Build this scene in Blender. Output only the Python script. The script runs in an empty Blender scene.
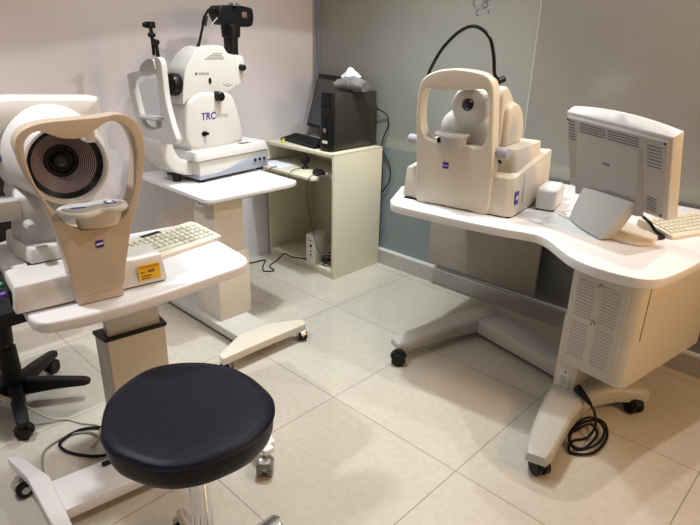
import bpy, bmesh, math, random
from mathutils import Vector, Matrix
random.seed(4)
PI = math.pi
S = bpy.context.scene
COL = S.collection

# ------------------------------------------------------------------ camera
cam_d = bpy.data.cameras.new('camera'); cam = bpy.data.objects.new('camera', cam_d); COL.objects.link(cam)
S.camera = cam
cam_d.sensor_width = 36.0; cam_d.lens = 568.16 / 700 * 36.0; cam_d.clip_start = 0.02; cam_d.clip_end = 60
yaw, pitch, roll = 2.33243874, 0.378461813, 0.0216029061
fw = Vector((math.cos(yaw)*math.cos(pitch), math.sin(yaw)*math.cos(pitch), -math.sin(pitch)))
rt = Vector((math.sin(yaw), -math.cos(yaw), 0)); up = rt.cross(fw)
r2 = rt*math.cos(roll) + up*math.sin(roll); u2 = -rt*math.sin(roll) + up*math.cos(roll)
M = Matrix((r2, u2, -fw)).transposed().to_4x4(); M.translation = Vector((1.99671774, -1.98406456, 1.37890862))
cam.matrix_world = M

# ------------------------------------------------------------------ world, lights, exposure
W = bpy.data.worlds.new('world'); S.world = W; W.use_nodes = True
W.node_tree.nodes['Background'].inputs[0].default_value = (1.0, 0.95, 0.9, 1)
W.node_tree.nodes['Background'].inputs[1].default_value = 0.25
S.view_settings.view_transform = 'Standard'; S.view_settings.look = 'None'
S.view_settings.gamma = 1.0; S.view_settings.exposure = 0.12; S.view_settings.use_curve_mapping = False

def area(name, loc, target, size, power, col, sy=None, spread=PI):
    d = bpy.data.lights.new(name, 'AREA'); d.energy = power; d.color = col; d.size = size; d.spread = spread
    if sy: d.shape = 'RECTANGLE'; d.size_y = sy
    o = bpy.data.objects.new(name, d); COL.objects.link(o); o.location = loc
    o.rotation_euler = (Vector(target) - Vector(loc)).to_track_quat('-Z', 'Y').to_euler()
    return o
def spot(name, loc, target, power, col, deg, blend=0.1, r=0.04):
    d = bpy.data.lights.new(name, 'SPOT'); d.energy = power; d.color = col; d.spot_size = math.radians(deg); d.spot_blend = blend; d.shadow_soft_size = r
    o = bpy.data.objects.new(name, d); COL.objects.link(o); o.location = loc
    o.rotation_euler = (Vector(target) - Vector(loc)).to_track_quat('-Z', 'Y').to_euler(); return o
area('area_light', (0.3, -0.35, 2.66), (0.3, -0.35, 0), 0.6, 10, (0.90, 0.97, 1.0), spread=math.radians(120))
area('area_light', (1.0, -2.9, 2.66), (1.0, -2.9, 0), 0.6, 4, (1.0, 0.95, 0.90))
spot('ceiling_downlight', (1.44, -1.9, 2.66), (1.44, -1.9, 0), 14, (1.0, 0.95, 0.89), 110, 0.8, 0.04)
spot('ceiling_downlight', (1.7, 0.15, 2.66), (1.7, 0.15, 0), 55, (1.0, 0.98, 0.96), 129.5, 0.02, 0.02)
spot('ceiling_downlight', (0.15, -0.1, 2.66), (0.15, -0.1, 0), 115, (0.86, 0.98, 1.0), 82, 0.8, 0.05)
spot('ceiling_downlight', (0.0, -2.0, 2.66), (0.0, -2.0, 0), 115, (0.95, 0.96, 1.0), 95, 0.7, 0.05)
spot('ceiling_downlight', (1.45, 0.6, 2.66), (1.45, 0.6, 0), 45, (0.97, 0.98, 1.0), 90, 0.3, 0.03)
area('area_light', (3.1, -0.1, 1.7), (1.0, -0.2, 0.8), 0.5, 20, (1.0, 0.58, 0.25))  # unseen warm side source at right, below the ceiling, not a ceiling panel

# ------------------------------------------------------------------ materials
def mat(name, col, rough=0.5, metal=0.0, noise=0.0, nscale=40.0, bump=0.0, trans=0.0, alpha=1.0, coat=0.0, spec=None, ior=1.45):
    m = bpy.data.materials.new(name); m.use_nodes = True
    nt = m.node_tree; b = nt.nodes['Principled BSDF']
    b.inputs['Base Color'].default_value = (*col, 1); b.inputs['Roughness'].default_value = rough
    b.inputs['Metallic'].default_value = metal; b.inputs['Transmission Weight'].default_value = trans
    b.inputs['Alpha'].default_value = alpha; b.inputs['Coat Weight'].default_value = coat; b.inputs['IOR'].default_value = ior
    if spec is not None: b.inputs['Specular IOR Level'].default_value = spec
    tc = nt.nodes.new('ShaderNodeTexCoord'); n = nt.nodes.new('ShaderNodeTexNoise'); n.inputs['Scale'].default_value = nscale
    n.inputs['Detail'].default_value = 4
    nt.links.new(tc.outputs['Object'], n.inputs['Vector'])
    if noise > 0:
        mx = nt.nodes.new('ShaderNodeMix'); mx.data_type = 'RGBA'
        mx.inputs['A'].default_value = (*[c*(1-noise) for c in col], 1); mx.inputs['B'].default_value = (*[min(1, c*(1+noise)) for c in col], 1)
        nt.links.new(n.outputs['Fac'], mx.inputs['Factor']); nt.links.new(mx.outputs['Result'], b.inputs['Base Color'])
    if bump > 0:
        bp = nt.nodes.new('ShaderNodeBump'); bp.inputs['Strength'].default_value = bump; bp.inputs['Distance'].default_value = 0.001
        nt.links.new(n.outputs['Fac'], bp.inputs['Height']); nt.links.new(bp.outputs['Normal'], b.inputs['Normal'])
    return m
CREAM = mat('cream_plastic', (0.70, 0.63, 0.52), 0.38, noise=0.03, bump=0.05, nscale=90)
MBACK = mat('taupe_grey_monitor_plastic', (0.38, 0.355, 0.33), 0.5, noise=0.04, nscale=80, bump=0.2)
CREAMSHADE = mat('cream_plastic_tan_shade', (0.58, 0.47, 0.36), 0.38, noise=0.03, bump=0.05, nscale=90)  # cream plastic of the headrest, its warm shade put into the colour
OFFW = mat('offwhite_plastic', (0.70, 0.68, 0.65), 0.4, noise=0.03, bump=0.05, nscale=90)
GREYP = mat('grey_plastic', (0.50, 0.49, 0.48), 0.45, noise=0.03, nscale=80)
BLUEG = mat('blue_grey_plastic', (0.38, 0.40, 0.48), 0.4, noise=0.02)
KNOBG = mat('lavender_grey_plastic', (0.45, 0.44, 0.50), 0.4)
WHITE = mat('white_laminate', (0.80, 0.79, 0.80), 0.32, noise=0.02, nscale=60)
BEIGEL = mat('beige_lacquered_metal', (0.66, 0.60, 0.50), 0.35, noise=0.03, nscale=30)
SCREENB = mat('brownish_small_screen', (0.16, 0.10, 0.08), 0.3)
VENTG = mat('light_grey_metal', (0.56, 0.53, 0.49), 0.4)
GREYM = mat('grey_lacquered_metal', (0.50, 0.48, 0.44), 0.35, noise=0.03, nscale=30)
WOODC = mat('cream_melamine', (0.76, 0.71, 0.55), 0.35, noise=0.03, nscale=12)
BROWNP = mat('taupe_panel', (0.36, 0.315, 0.26), 0.45, noise=0.05, nscale=15)
BLACK = mat('black_plastic', (0.007, 0.007, 0.008), 0.35, spec=0.28)
BLACKM = mat('matt_black_plastic', (0.013, 0.012, 0.013), 0.55, spec=0.25)
RUBBER = mat('black_rubber', (0.015, 0.015, 0.015), 0.6)
GREYR = mat('grey_wheel_rubber', (0.20, 0.19, 0.18), 0.5)
CHROME = mat('chrome', (0.75, 0.75, 0.76), 0.12, 1.0)
STEEL = mat('brushed_steel', (0.55, 0.54, 0.52), 0.3, 1.0)
LEATHER = mat('black_leather', (0.008, 0.008, 0.016), 0.45, noise=0.4, nscale=30, bump=0.6, spec=0.22)
LENS = mat('lens_glass', (0.006, 0.006, 0.01), 0.05, coat=1.0)
PLACIDO = mat('dark_placido_bowl', (0.045, 0.034, 0.033), 0.35)
RINGL = mat('placido_ring_line', (0.42, 0.32, 0.30), 0.35)
BLUE = mat('blue_emblem_ink', (0.05, 0.03, 0.32), 0.4)
WHITEI = mat('white_ink', (0.85, 0.85, 0.88), 0.5)
DARKI = mat('dark_grey_ink', (0.10, 0.10, 0.11), 0.5)
GREYI = mat('light_grey_ink', (0.36, 0.34, 0.32), 0.5)
YELLOW = mat('yellow_sticker', (0.85, 0.50, 0.01), 0.4)
BROWNI = mat('brown_sticker_ink', (0.25, 0.11, 0.01), 0.5)
ORANGEI = mat('orange_sticker_band', (0.72, 0.22, 0.01), 0.5)
KEYC = mat('beige_key_plastic', (0.62, 0.61, 0.50), 0.5)
KEYG = mat('greenish_key_plastic', (0.47, 0.47, 0.38), 0.5)
WCABLE = mat('cream_cable_sheath', (0.60, 0.52, 0.38), 0.5)
GCABLE = mat('grey_cable_sheath', (0.30, 0.29, 0.26), 0.5)
DCABLE = mat('dark_cable_sheath', (0.05, 0.048, 0.045), 0.5)
BLUEC = mat('blue_cable_sheath', (0.10, 0.18, 0.45), 0.5)
PCSIDE = mat('dark_glossy_case', (0.040, 0.036, 0.030), 0.22, noise=0.1, spec=0.4)
CHANNEL = mat('brushed_aluminium', (0.47, 0.46, 0.44), 0.35, 0.35, noise=0.05, nscale=10)
CHLIP = mat('bright_aluminium_lip', (0.8, 0.79, 0.77), 0.25, 0.3)
SEAM = mat('translucent_sealant', (0.42, 0.42, 0.38), 0.4)
GREENP = mat('green_plug', (0.01, 0.25, 0.12), 0.4)
PURPLEP = mat('purple_plug', (0.12, 0.05, 0.35), 0.4)
PAPER = mat('white_paper', (0.80, 0.82, 0.90), 0.7)
TISSUE = mat('white_tissue', (0.85, 0.86, 0.87), 0.85, bump=0.4, nscale=60)
FILM = mat('patterned_plastic_film', (0.22, 0.20, 0.20), 0.3, noise=0.75, nscale=55)
WALLP = mat('white_wall_paint', (0.76, 0.71, 0.73), 0.75, noise=0.02, nscale=3, bump=0.1)
WALLG = mat('grey_beige_wall_paint', (0.46, 0.43, 0.39), 0.75)
CEILP = mat('ceiling_paint', (0.75, 0.74, 0.72), 0.8)
INK = mat('blue_black_marker', (0.10, 0.10, 0.20), 0.6)
YELLOWP = mat('yellow_plastic', (0.8, 0.72, 0.15), 0.4)

def floor_mat():
    m = bpy.data.materials.new('polished_beige_tiles'); m.use_nodes = True
    nt = m.node_tree; N = nt.nodes.new; L = nt.links.new; b = nt.nodes['Principled BSDF']
    tc = N('ShaderNodeTexCoord'); sep = N('ShaderNodeSeparateXYZ'); L(tc.outputs['Object'], sep.inputs[0])
    def line(ax):
        d = N('ShaderNodeMath'); d.operation = 'DIVIDE'; d.inputs[1].default_value = 0.6; L(sep.outputs[ax], d.inputs[0])
        a = N('ShaderNodeMath'); a.operation = 'ADD'; a.inputs[1].default_value = 0.5; L(d.outputs[0], a.inputs[0])
        f = N('ShaderNodeMath'); f.operation = 'FRACT'; L(a.outputs[0], f.inputs[0])
        s = N('ShaderNodeMath'); s.operation = 'SUBTRACT'; s.inputs[1].default_value = 0.5; L(f.outputs[0], s.inputs[0])
        ab = N('ShaderNodeMath'); ab.operation = 'ABSOLUTE'; L(s.outputs[0], ab.inputs[0])
        lt = N('ShaderNodeMath'); lt.operation = 'LESS_THAN'; lt.inputs[1].default_value = 0.0026; L(ab.outputs[0], lt.inputs[0])
        return lt
    mx = N('ShaderNodeMath'); mx.operation = 'MAXIMUM'; L(line(0).outputs[0], mx.inputs[0]); L(line(1).outputs[0], mx.inputs[1])
    n = N('ShaderNodeTexNoise'); n.inputs['Scale'].default_value = 38; n.inputs['Detail'].default_value = 6; L(tc.outputs['Object'], n.inputs['Vector'])
    n2 = N('ShaderNodeTexNoise'); n2.inputs['Scale'].default_value = 2.2; n2.inputs['Detail'].default_value = 3; L(tc.outputs['Object'], n2.inputs['Vector'])
    add = N('ShaderNodeMath'); add.operation = 'ADD'; L(n.outputs['Fac'], add.inputs[0]); L(n2.outputs['Fac'], add.inputs[1])
    cr = N('ShaderNodeValToRGB'); e = cr.color_ramp.elements
    e[0].position = 0.35; e[0].color = (0.51, 0.46, 0.385, 1); e[1].position = 0.7; e[1].color = (0.60, 0.555, 0.475, 1)
    hv = N('ShaderNodeMath'); hv.operation = 'MULTIPLY'; hv.inputs[1].default_value = 0.5; L(add.outputs[0], hv.inputs[0]); L(hv.outputs[0], cr.inputs[0])
    mc = N('ShaderNodeMix'); mc.data_type = 'RGBA'; mc.inputs['B'].default_value = (0.20, 0.16, 0.12, 1)
    L(mx.outputs[0], mc.inputs['Factor']); L(cr.outputs['Color'], mc.inputs['A']); L(mc.outputs['Result'], b.inputs['Base Color'])
    rr = N('ShaderNodeMath'); rr.operation = 'MULTIPLY_ADD'; rr.inputs[1].default_value = 0.5; rr.inputs[2].default_value = 0.13
    L(mx.outputs[0], rr.inputs[0]); L(rr.outputs[0], b.inputs['Roughness']); b.inputs['Specular IOR Level'].default_value = 0.7
    return m
FLOOR = floor_mat()

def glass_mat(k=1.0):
    # back-coated glass: colour bands at fixed heights
    m = bpy.data.materials.new('grey_green_coated_glass' if k == 1 else 'shade_tinted_coated_glass'); m.use_nodes = True
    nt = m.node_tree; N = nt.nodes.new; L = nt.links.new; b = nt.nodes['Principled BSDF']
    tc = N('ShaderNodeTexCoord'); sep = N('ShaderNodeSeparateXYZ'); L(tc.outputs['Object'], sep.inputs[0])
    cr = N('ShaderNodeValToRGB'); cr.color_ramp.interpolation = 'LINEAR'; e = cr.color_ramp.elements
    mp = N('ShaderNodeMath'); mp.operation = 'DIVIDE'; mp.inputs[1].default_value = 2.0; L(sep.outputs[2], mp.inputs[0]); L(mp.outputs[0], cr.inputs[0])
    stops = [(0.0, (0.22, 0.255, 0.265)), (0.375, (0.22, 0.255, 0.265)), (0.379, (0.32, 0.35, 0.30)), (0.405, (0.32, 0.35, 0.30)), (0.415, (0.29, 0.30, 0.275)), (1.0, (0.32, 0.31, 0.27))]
    if k != 1: stops = [(p, (c[0]*0.88, c[1]*0.83, c[2]*0.83)) for p, c in stops]  # right pane: its duller lighting painted in as a darker, browner tone
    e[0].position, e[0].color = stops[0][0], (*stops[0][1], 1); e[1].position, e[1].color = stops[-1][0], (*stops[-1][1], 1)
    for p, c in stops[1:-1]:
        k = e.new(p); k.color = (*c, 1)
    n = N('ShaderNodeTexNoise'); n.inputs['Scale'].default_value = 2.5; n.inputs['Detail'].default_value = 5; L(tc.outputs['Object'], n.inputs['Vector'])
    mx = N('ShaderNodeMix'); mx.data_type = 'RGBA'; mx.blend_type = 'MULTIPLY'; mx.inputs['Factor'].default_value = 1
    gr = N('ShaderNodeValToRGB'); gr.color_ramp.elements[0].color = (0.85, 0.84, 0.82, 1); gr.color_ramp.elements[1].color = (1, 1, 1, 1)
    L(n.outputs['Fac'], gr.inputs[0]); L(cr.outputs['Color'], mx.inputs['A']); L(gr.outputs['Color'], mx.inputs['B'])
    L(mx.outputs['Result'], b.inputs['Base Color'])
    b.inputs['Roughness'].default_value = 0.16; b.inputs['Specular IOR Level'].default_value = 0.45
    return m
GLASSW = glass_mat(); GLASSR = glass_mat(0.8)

# ------------------------------------------------------------------ mesh helpers
def catmull(pts, n=8, closed=False):
    P = [Vector(p) for p in pts]; out = []; L = len(P)
    rng = range(L) if closed else range(L-1)
    for i in rng:
        if closed: p0, p1, p2, p3 = P[(i-1) % L], P[i], P[(i+1) % L], P[(i+2) % L]
        else: p0, p1, p2, p3 = P[max(i-1, 0)], P[i], P[i+1], P[min(i+2, L-1)]
        for k in range(n):
            t = k/n
            out.append(0.5*((2*p1) + (-p0+p2)*t + (2*p0-5*p1+4*p2-p3)*t*t + (-p0+3*p1-3*p2+p3)*t**3))
    if not closed: out.append(P[-1])
    return out
def c2(pts, n=6): return [(v[0], v[1]) for v in catmull([(a, b, 0) for a, b in pts], n, True)]
def rrect(x0, x1, y0, y1, r, n=5):
    out = []
    for cx, cy, a0 in ((x1-r, y1-r, 0), (x0+r, y1-r, PI/2), (x0+r, y0+r, PI), (x1-r, y0+r, 1.5*PI)):
        for k in range(n+1):
            a = a0 + k/n*PI/2; out.append((cx+r*math.cos(a), cy+r*math.sin(a)))
    return out
def ell(cx, cy, rx, ry, n=28): return [(cx+rx*math.cos(2*PI*k/n), cy+ry*math.sin(2*PI*k/n)) for k in range(n)]
def fillet(pts, r, n=4):
    """round every corner of a polygon"""
    out = []; L = len(pts)
    for i in range(L):
        a, b, c = Vector(pts[i-1]), Vector(pts[i]), Vector(pts[(i+1) % L])
        ra = min(r, (a-b).length*0.45); rc = min(r, (c-b).length*0.45)
        p, q = b+(a-b).normalized()*ra, b+(c-b).normalized()*rc
        for k in range(n+1):
            t = k/n; v = p*(1-t)**2 + b*2*t*(1-t) + q*t*t; out.append((v.x, v.y))
    return out
AX = {'x': lambda a, b, h: (h, a, b), 'y': lambda a, b, h: (a, h, b), 'z': lambda a, b, h: (a, b, h)}
class MB:
    def __init__(s, dz=0.0): s.bm = bmesh.new(); s.dz = dz; s.mats = []
    def _mi(s, m):
        if m is None: return 0
        if m not in s.mats: s.mats.append(m)
        return s.mats.index(m)
    def _merge(s, t, m, bev=0, seg=2, ang=30, xf=None):
        bmesh.ops.recalc_face_normals(t, faces=t.faces[:])
        if bev > 0:
            ed = [e for e in t.edges if len(e.link_faces) == 2 and e.calc_face_angle(0) > math.radians(ang)]
            bmesh.ops.bevel(t, geom=ed, offset=bev, segments=seg, profile=0.5, affect='EDGES', clamp_overlap=True)
        mi = s._mi(m)
        for f in t.faces: f.material_index = mi; f.smooth = True
        if xf is not None: t.transform(xf)
        me = bpy.data.meshes.new('tmp'); t.to_mesh(me); t.free(); s.bm.from_mesh(me); bpy.data.meshes.remove(me)
        return s
    def prism(s, poly, ax, h0, h1, m=None, bev=0, seg=2, ang=30, scale1=None, xf=None):
        t = bmesh.new(); f = AX[ax]
        cx = sum(p[0] for p in poly)/len(poly); cy = sum(p[1] for p in poly)/len(poly)
        a = [t.verts.new(f(p[0], p[1], h0)) for p in poly]
        q = poly if scale1 is None else [(cx+(p[0]-cx)*scale1, cy+(p[1]-cy)*scale1) for p in poly]
        b = [t.verts.new(f(p[0], p[1], h1)) for p in q]
        n = len(poly); t.faces.new(a); t.faces.new(b[::-1])
        for i in range(n): t.faces.new((a[i], a[(i+1) % n], b[(i+1) % n], b[i]))
        return s._merge(t, m, bev, seg, ang, xf)
    def box(s, x0, x1, y0, y1, z0, z1, m=None, bev=0, seg=2, xf=None):
        return s.prism([(x0, y0), (x1, y0), (x1, y1), (x0, y1)], 'z', z0, z1, m, bev, seg, xf=xf)
    def ring(s, outer, inner, ax, h0, h1, m=None, bev=0, seg=2, ang=40, lean=None):
        t = bmesh.new(); f = AX[ax]; n = len(outer)
        g = (lambda p, h: f(p[0], p[1], h)) if lean is None else (lambda p, h: f(p[0], p[1], h+lean(p)))
        O0 = [t.verts.new(g(p, h0)) for p in outer]; O1 = [t.verts.new(g(p, h1)) for p in outer]
        I0 = [t.verts.new(g(p, h0)) for p in inner]; I1 = [t.verts.new(g(p, h1)) for p in inner]
        for i in range(n):
            j = (i+1) % n
            t.faces.new((O0[i], O0[j], O1[j], O1[i])); t.faces.new((I0[j], I0[i], I1[i], I1[j]))
            t.faces.new((O1[i], O1[j], I1[j], I1[i])); t.faces.new((O0[j], O0[i], I0[i], I0[j]))
        return s._merge(t, m, bev, seg, ang)
    def lathe(s, prof, c, axis=(0, 0, 1), m=None, n=40, sx=1.0, cap=True):
        """prof: list of (radius, height along axis)"""
        t = bmesh.new(); rot = Vector((0, 0, 1)).rotation_difference(Vector(axis).normalized()).to_matrix().to_4x4()
        xf = Matrix.Translation(Vector(c)) @ rot; rings = []
        for r, h in prof:
            if r < 1e-6: rings.append([t.verts.new((0, 0, h))])
            else: rings.append([t.verts.new((r*sx*math.cos(2*PI*k/n), r*math.sin(2*PI*k/n), h)) for k in range(n)])
        for A, B in zip(rings, rings[1:]):
            for k in range(n):
                j = (k+1) % n
                if len(A) == 1 and len(B) == 1: continue
                if len(A) == 1: t.faces.new((A[0], B[k], B[j]))
                elif len(B) == 1: t.faces.new((A[k], A[j], B[0]))
                else: t.faces.new((A[k], A[j], B[j], B[k]))
        for R_ in (rings[0], rings[-1]):
            if len(R_) > 1 and cap: t.faces.new(R_)
        return s._merge(t, m, xf=xf)
    def cyl(s, p0, p1, r0, r1=None, m=None, n=24, ch=0.0):
        p0, p1 = Vector(p0), Vector(p1); r1 = r0 if r1 is None else r1; h = (p1-p0).length; ch = min(ch, h*0.4, r0*0.9, r1*0.9)
        pr = [(0, 0), (r0-ch, 0), (r0, ch), (r1, h-ch), (r1-ch, h), (0, h)] if ch > 0 else [(0, 0), (r0, 0), (r1, h), (0, h)]
        return s.lathe(pr, p0, p1-p0, m, n)
    def loft(s, rings, m=None, bev=0, ang=40, cap=True):
        t = bmesh.new(); R_ = [[t.verts.new(v) for v in r] for r in rings]; n = len(rings[0])
        for A, B in zip(R_, R_[1:]):
            for k in range(n):
                j = (k+1) % n; t.faces.new((A[k], A[j], B[j], B[k]))
        if cap: t.faces.new(R_[0]); t.faces.new(R_[-1])
        return s._merge(t, m, bev, 2, ang)
    def tube(s, pts, r, m=None, n=8, sub=8, closed=False, smooth=True, r1=None):
        P = catmull(pts, sub, closed) if smooth else [Vector(p) for p in pts]
        t = bmesh.new(); rings = []; nrm = None; L = len(P)
        for i, p in enumerate(P):
            a = P[(i-1) % L] if (closed or i > 0) else p; b = P[(i+1) % L] if (closed or i < L-1) else p
            d = (b-a).normalized()
            if nrm is None: nrm = d.orthogonal().normalized()
            nrm = (nrm - d*nrm.dot(d)).normalized(); bn = d.cross(nrm)
            rr = r if r1 is None else r+(r1-r)*i/(L-1)
            rings.append([t.verts.new(p + nrm*rr*math.cos(2*PI*k/n) + bn*rr*math.sin(2*PI*k/n)) for k in range(n)])
        for i in range(L if closed else L-1):
            A, B = rings[i], rings[(i+1) % L]
            for k in range(n):
                j = (k+1) % n; t.faces.new((A[k], A[j], B[j], B[k]))
        if not closed: t.faces.new(rings[0]); t.faces.new(rings[-1])
        return s._merge(t, m)
    def build(s, name, m=None, parent=None, label=None, sharp=35):
        if s.dz: bmesh.ops.translate(s.bm, verts=s.bm.verts[:], vec=(0, 0, -s.dz))
        me = bpy.data.meshes.new(name); s.bm.to_mesh(me); s.bm.free()
        for mm in (s.mats or [m]): me.materials.append(mm)
        me.set_sharp_from_angle(angle=math.radians(sharp))
        o = bpy.data.objects.new(name, me); COL.objects.link(o)
        if parent: o.parent = parent
        if label: o['label'] = label
        return o
def tag(o, label, cat, group=None):
    o['label'] = label; o['category'] = cat
    if group: o['group'] = group
    return o
def thing(name, label, cat, loc=(0, 0, 0), rz=0, group=None):
    o = bpy.data.objects.new(name, None); COL.objects.link(o); o.location = loc; o.rotation_euler = (0, 0, math.radians(rz))
    o.empty_display_size = 0.05
    return tag(o, label, cat, group)
def struct(o): o['kind'] = 'structure'; return o
def copy_tree(o, parent=None):
    c = o.copy(); COL.objects.link(c); c.parent = parent
    for ch in list(o.children): copy_tree(ch, c)
    return c
def text_mesh(txt, size, m, xf, name, parent, shear=0.0, ext=0.0003, bold=0.0, dz=0.0):
    cu = bpy.data.curves.new('txt', 'FONT'); cu.body = txt; cu.size = size; cu.shear = shear; cu.extrude = ext; cu.offset = bold
    cu.resolution_u = 3
    ob = bpy.data.objects.new('txt', cu); COL.objects.link(ob); bpy.context.view_layer.update()
    me = bpy.data.meshes.new_from_object(ob.evaluated_get(bpy.context.evaluated_depsgraph_get()))
    bpy.data.objects.remove(ob); me.transform(Matrix.Translation((0, 0, -dz)) @ xf); me.materials.clear(); me.materials.append(m)
    o = bpy.data.objects.new(name, me); COL.objects.link(o); o.parent = parent; return o
def facing(loc, normal, updir=(0, 0, 1)):
    n = Vector(normal).normalized(); u = Vector(updir); u = (u - n*u.dot(n)).normalized(); r = u.cross(n)
    m = Matrix((r, u, n)).transposed().to_4x4(); m.translation = Vector(loc); return m

# ------------------------------------------------------------------ the room
XW, YG = -0.90, 0.69
b = MB(); b.box(XW-0.1, 3.6, -4.3, YG+0.1, -0.05, 0, FLOOR); struct(b.build('floor', FLOOR))
b = MB(); b.box(XW-0.1, 3.6, -4.3, YG+0.1, 2.7, 2.75, CEILP); struct(b.build('ceiling', CEILP))
b = MB(); b.box(XW-0.1, XW, -4.2, YG+0.06, 0, 2.7); struct(b.build('wall_left', WALLP))
b = MB(); b.box(XW-0.1, 3.6, -4.3, -4.2, 0, 2.7); struct(b.build('wall_front', WALLG))
b = MB(); b.box(3.5, 3.6, -4.2, YG+0.06, 0, 2.7); struct(b.build('wall_right', WALLG))
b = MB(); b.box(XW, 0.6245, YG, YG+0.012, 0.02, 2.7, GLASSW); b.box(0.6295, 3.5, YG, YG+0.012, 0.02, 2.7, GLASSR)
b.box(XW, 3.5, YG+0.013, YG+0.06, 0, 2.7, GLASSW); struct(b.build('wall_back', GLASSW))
b = MB(); b.box(0.6245, 0.6295, YG-0.0008, YG+0.012, 0.1, 2.7); struct(b.build('trim_2', SEAM))
b = MB(); b.box(XW, 3.5, YG-0.032, YG-0.0005, 0.0, 0.092, CHANNEL); b.box(XW, 3.5, YG-0.034, YG-0.0005, 0.092, 0.1, CHLIP); struct(b.build('baseboard_back', CHANNEL))
b = MB(); b.box(XW, XW+0.016, YG-0.03, YG-0.0005, 0.1, 2.7, CHANNEL); b.box(XW+0.02, XW+0.034, YG-0.012, YG-0.0005, 0.1, 2.7, CHANNEL); struct(b.build('trim_1', CHANNEL))

# ------------------------------------------------------------------ castor helper
def castor(parent, x, y, name='castor', rz=0, wheel=BLACK, hub=STEEL, r=0.026, dz=0.0, zb=0.062, w=0.010, gap=0.004):
    """twin-wheel castor: hood + stem as one mesh, two wheels under it"""
    a = math.radians(rz); d = Vector((math.cos(a), math.sin(a), 0)); n = Vector((-d.y, d.x, 0)); c = Vector((x, y, r))
    b = MB(dz); top = Vector((x, y, zb)) - d*0.010
    b.cyl(top, top - Vector((0, 0, 0.016)), 0.009, m=hub, n=12)
    b.cyl(c - n*gap, c + n*gap, r*0.72, m=hub, n=20)
    b.tube([top - Vector((0, 0, 0.012)), top - Vector((0, 0, 0.018)) - d*0.006, c - d*r*0.6 + Vector((0, 0, 0.004))], 0.006, hub, 8, 4)
    arc = [c + Vector((0, 0, (r+0.003)*math.sin(t))) + d*((r+0.003)*math.cos(t)) for t in [PI*0.12+PI*0.8*k/8 for k in range(9)]]
    b.loft([[p - n*(gap+w*0.9), p + n*(gap+w*0.9), p + n*(gap+w*0.9)+(p-c).normalized()*0.003, p - n*(gap+w*0.9)+(p-c).normalized()*0.003] for p in arc], hub)
    o = b.build(name, hub, parent)
    for s_ in (-1, 1):
        q = MB(dz); q.cyl(c + n*s_*(gap+0.0005), c + n*s_*(gap+w*1.6), r, m=wheel, n=28, ch=0.004)
        q.cyl(c + n*s_*(gap+w*1.6-0.001), c + n*s_*(gap+w*1.6+0.0008), r*0.45, m=hub, n=16)
        q.build('wheel', wheel, o)
    return o

# ================================================================== TABLE 1 (front left) : local frame origin (.6,-1.32), rot -7.5
T1 = thing('instrument_table', 'white-topped wheeled instrument table in the left foreground, carrying the ring-shaped eye topographer', 'table', (0.6, -1.32, 0), -7.5)
top1 = fillet([(-0.47, -0.310), (0.030, -0.312), (0.072, -0.292), (0.086, -0.21), (0.086, -0.11), (0.070, 0.02), (0.036, 0.19), (0.018, 0.285), (-0.03, 0.322), (-0.47, 0.315)], 0.03, 4)
b = MB(); b.prism(top1, 'z', 0.692, 0.725, WHITE, 0.008, 3, 40); b.build('table_top', WHITE, T1)
b = MB(); b.box(-0.36, -0.08, -0.24, 0.24, 0.667, 0.692, BEIGEL, 0.003); b.build('top_bracket', BEIGEL, T1)
# column (world x .30-.41, y -1.40 - -1.2)
b = MB(); b.box(-0.250, -0.205, -0.085, 0.080, 0.40, 0.667, GREYM, 0.004); b.build('inner_column', GREYM, T1)
b = MB(); b.prism([(-0.270, -0.110), (-0.197, -0.095), (-0.197, 0.092), (-0.270, 0.092)], 'z', 0.075, 0.488, GREYM, 0.004)
b.box(-0.21, -0.1945, -0.091, 0.089, 0.078, 0.486, BEIGEL, 0.001); b.build('outer_column', GREYM, T1)
b = MB(); b.ring(fillet([(-0.274, -0.115), (-0.190, -0.100), (-0.190, 0.098), (-0.274, 0.098)], 0.006), fillet([(-0.251, -0.087), (-0.204, -0.086), (-0.204, 0.081), (-0.251, 0.081)], 0.004), 'z', 0.485, 0.496, BLACK, 0.001); b.build('collar', BLACK, T1, 'black collar between the column halves')
b = MB(); b.prism(fillet([(-0.182, -0.335), (-0.03, -0.335), (-0.03, 0.33), (-0.182, 0.33)], 0.01), 'z', 0.035, 0.075, WHITE, 0.006); b.build('crossbar', WHITE, T1)
b = MB(); b.box(-0.29, -0.17, -0.115, 0.11, 0.03, 0.076, WHITE, 0.004); b.build('column_foot', WHITE, T1)
b = MB(); b.box(-0.16, -0.145, -0.175, -0.135, 0.0755, 0.088, BLACK, 0.002); b.build('cable_clip', BLACK, T1)
def foot1(pl):
    b = MB(); b.prism(fillet(pl, 0.010), 'z', 0.068, 0.102, WHITE, 0.008, 3); return b.build('foot', WHITE, T1)
foot1([(-0.348, -0.412), (-0.21, -0.378), (0.14, -0.352), (0.14, -0.315), (-0.17, -0.322), (-0.325, -0.375)])
foot1([(-0.348, 0.372), (-0.21, 0.338), (0.105, 0.318), (0.105, 0.285), (-0.17, 0.290), (-0.325, 0.335)])
for fx, fy, rz in ((-0.268, -0.388, 95), (0.09, -0.334, 60), (-0.268, 0.345, 70)): castor(T1, fx, fy, rz=rz, wheel=BLACK, hub=STEEL, r=0.028, zb=0.07, w=0.014)
castor(T1, 0.118, 0.268, rz=-39, wheel=GREYR, hub=STEEL, r=0.031, zb=0.075, w=0.012, gap=0.007)
b = MB(); b.box(0.098, 0.128, 0.262, 0.300, 0.078, 0.100, WHITE, 0.004); b.build('foot_end', WHITE, T1)

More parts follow.
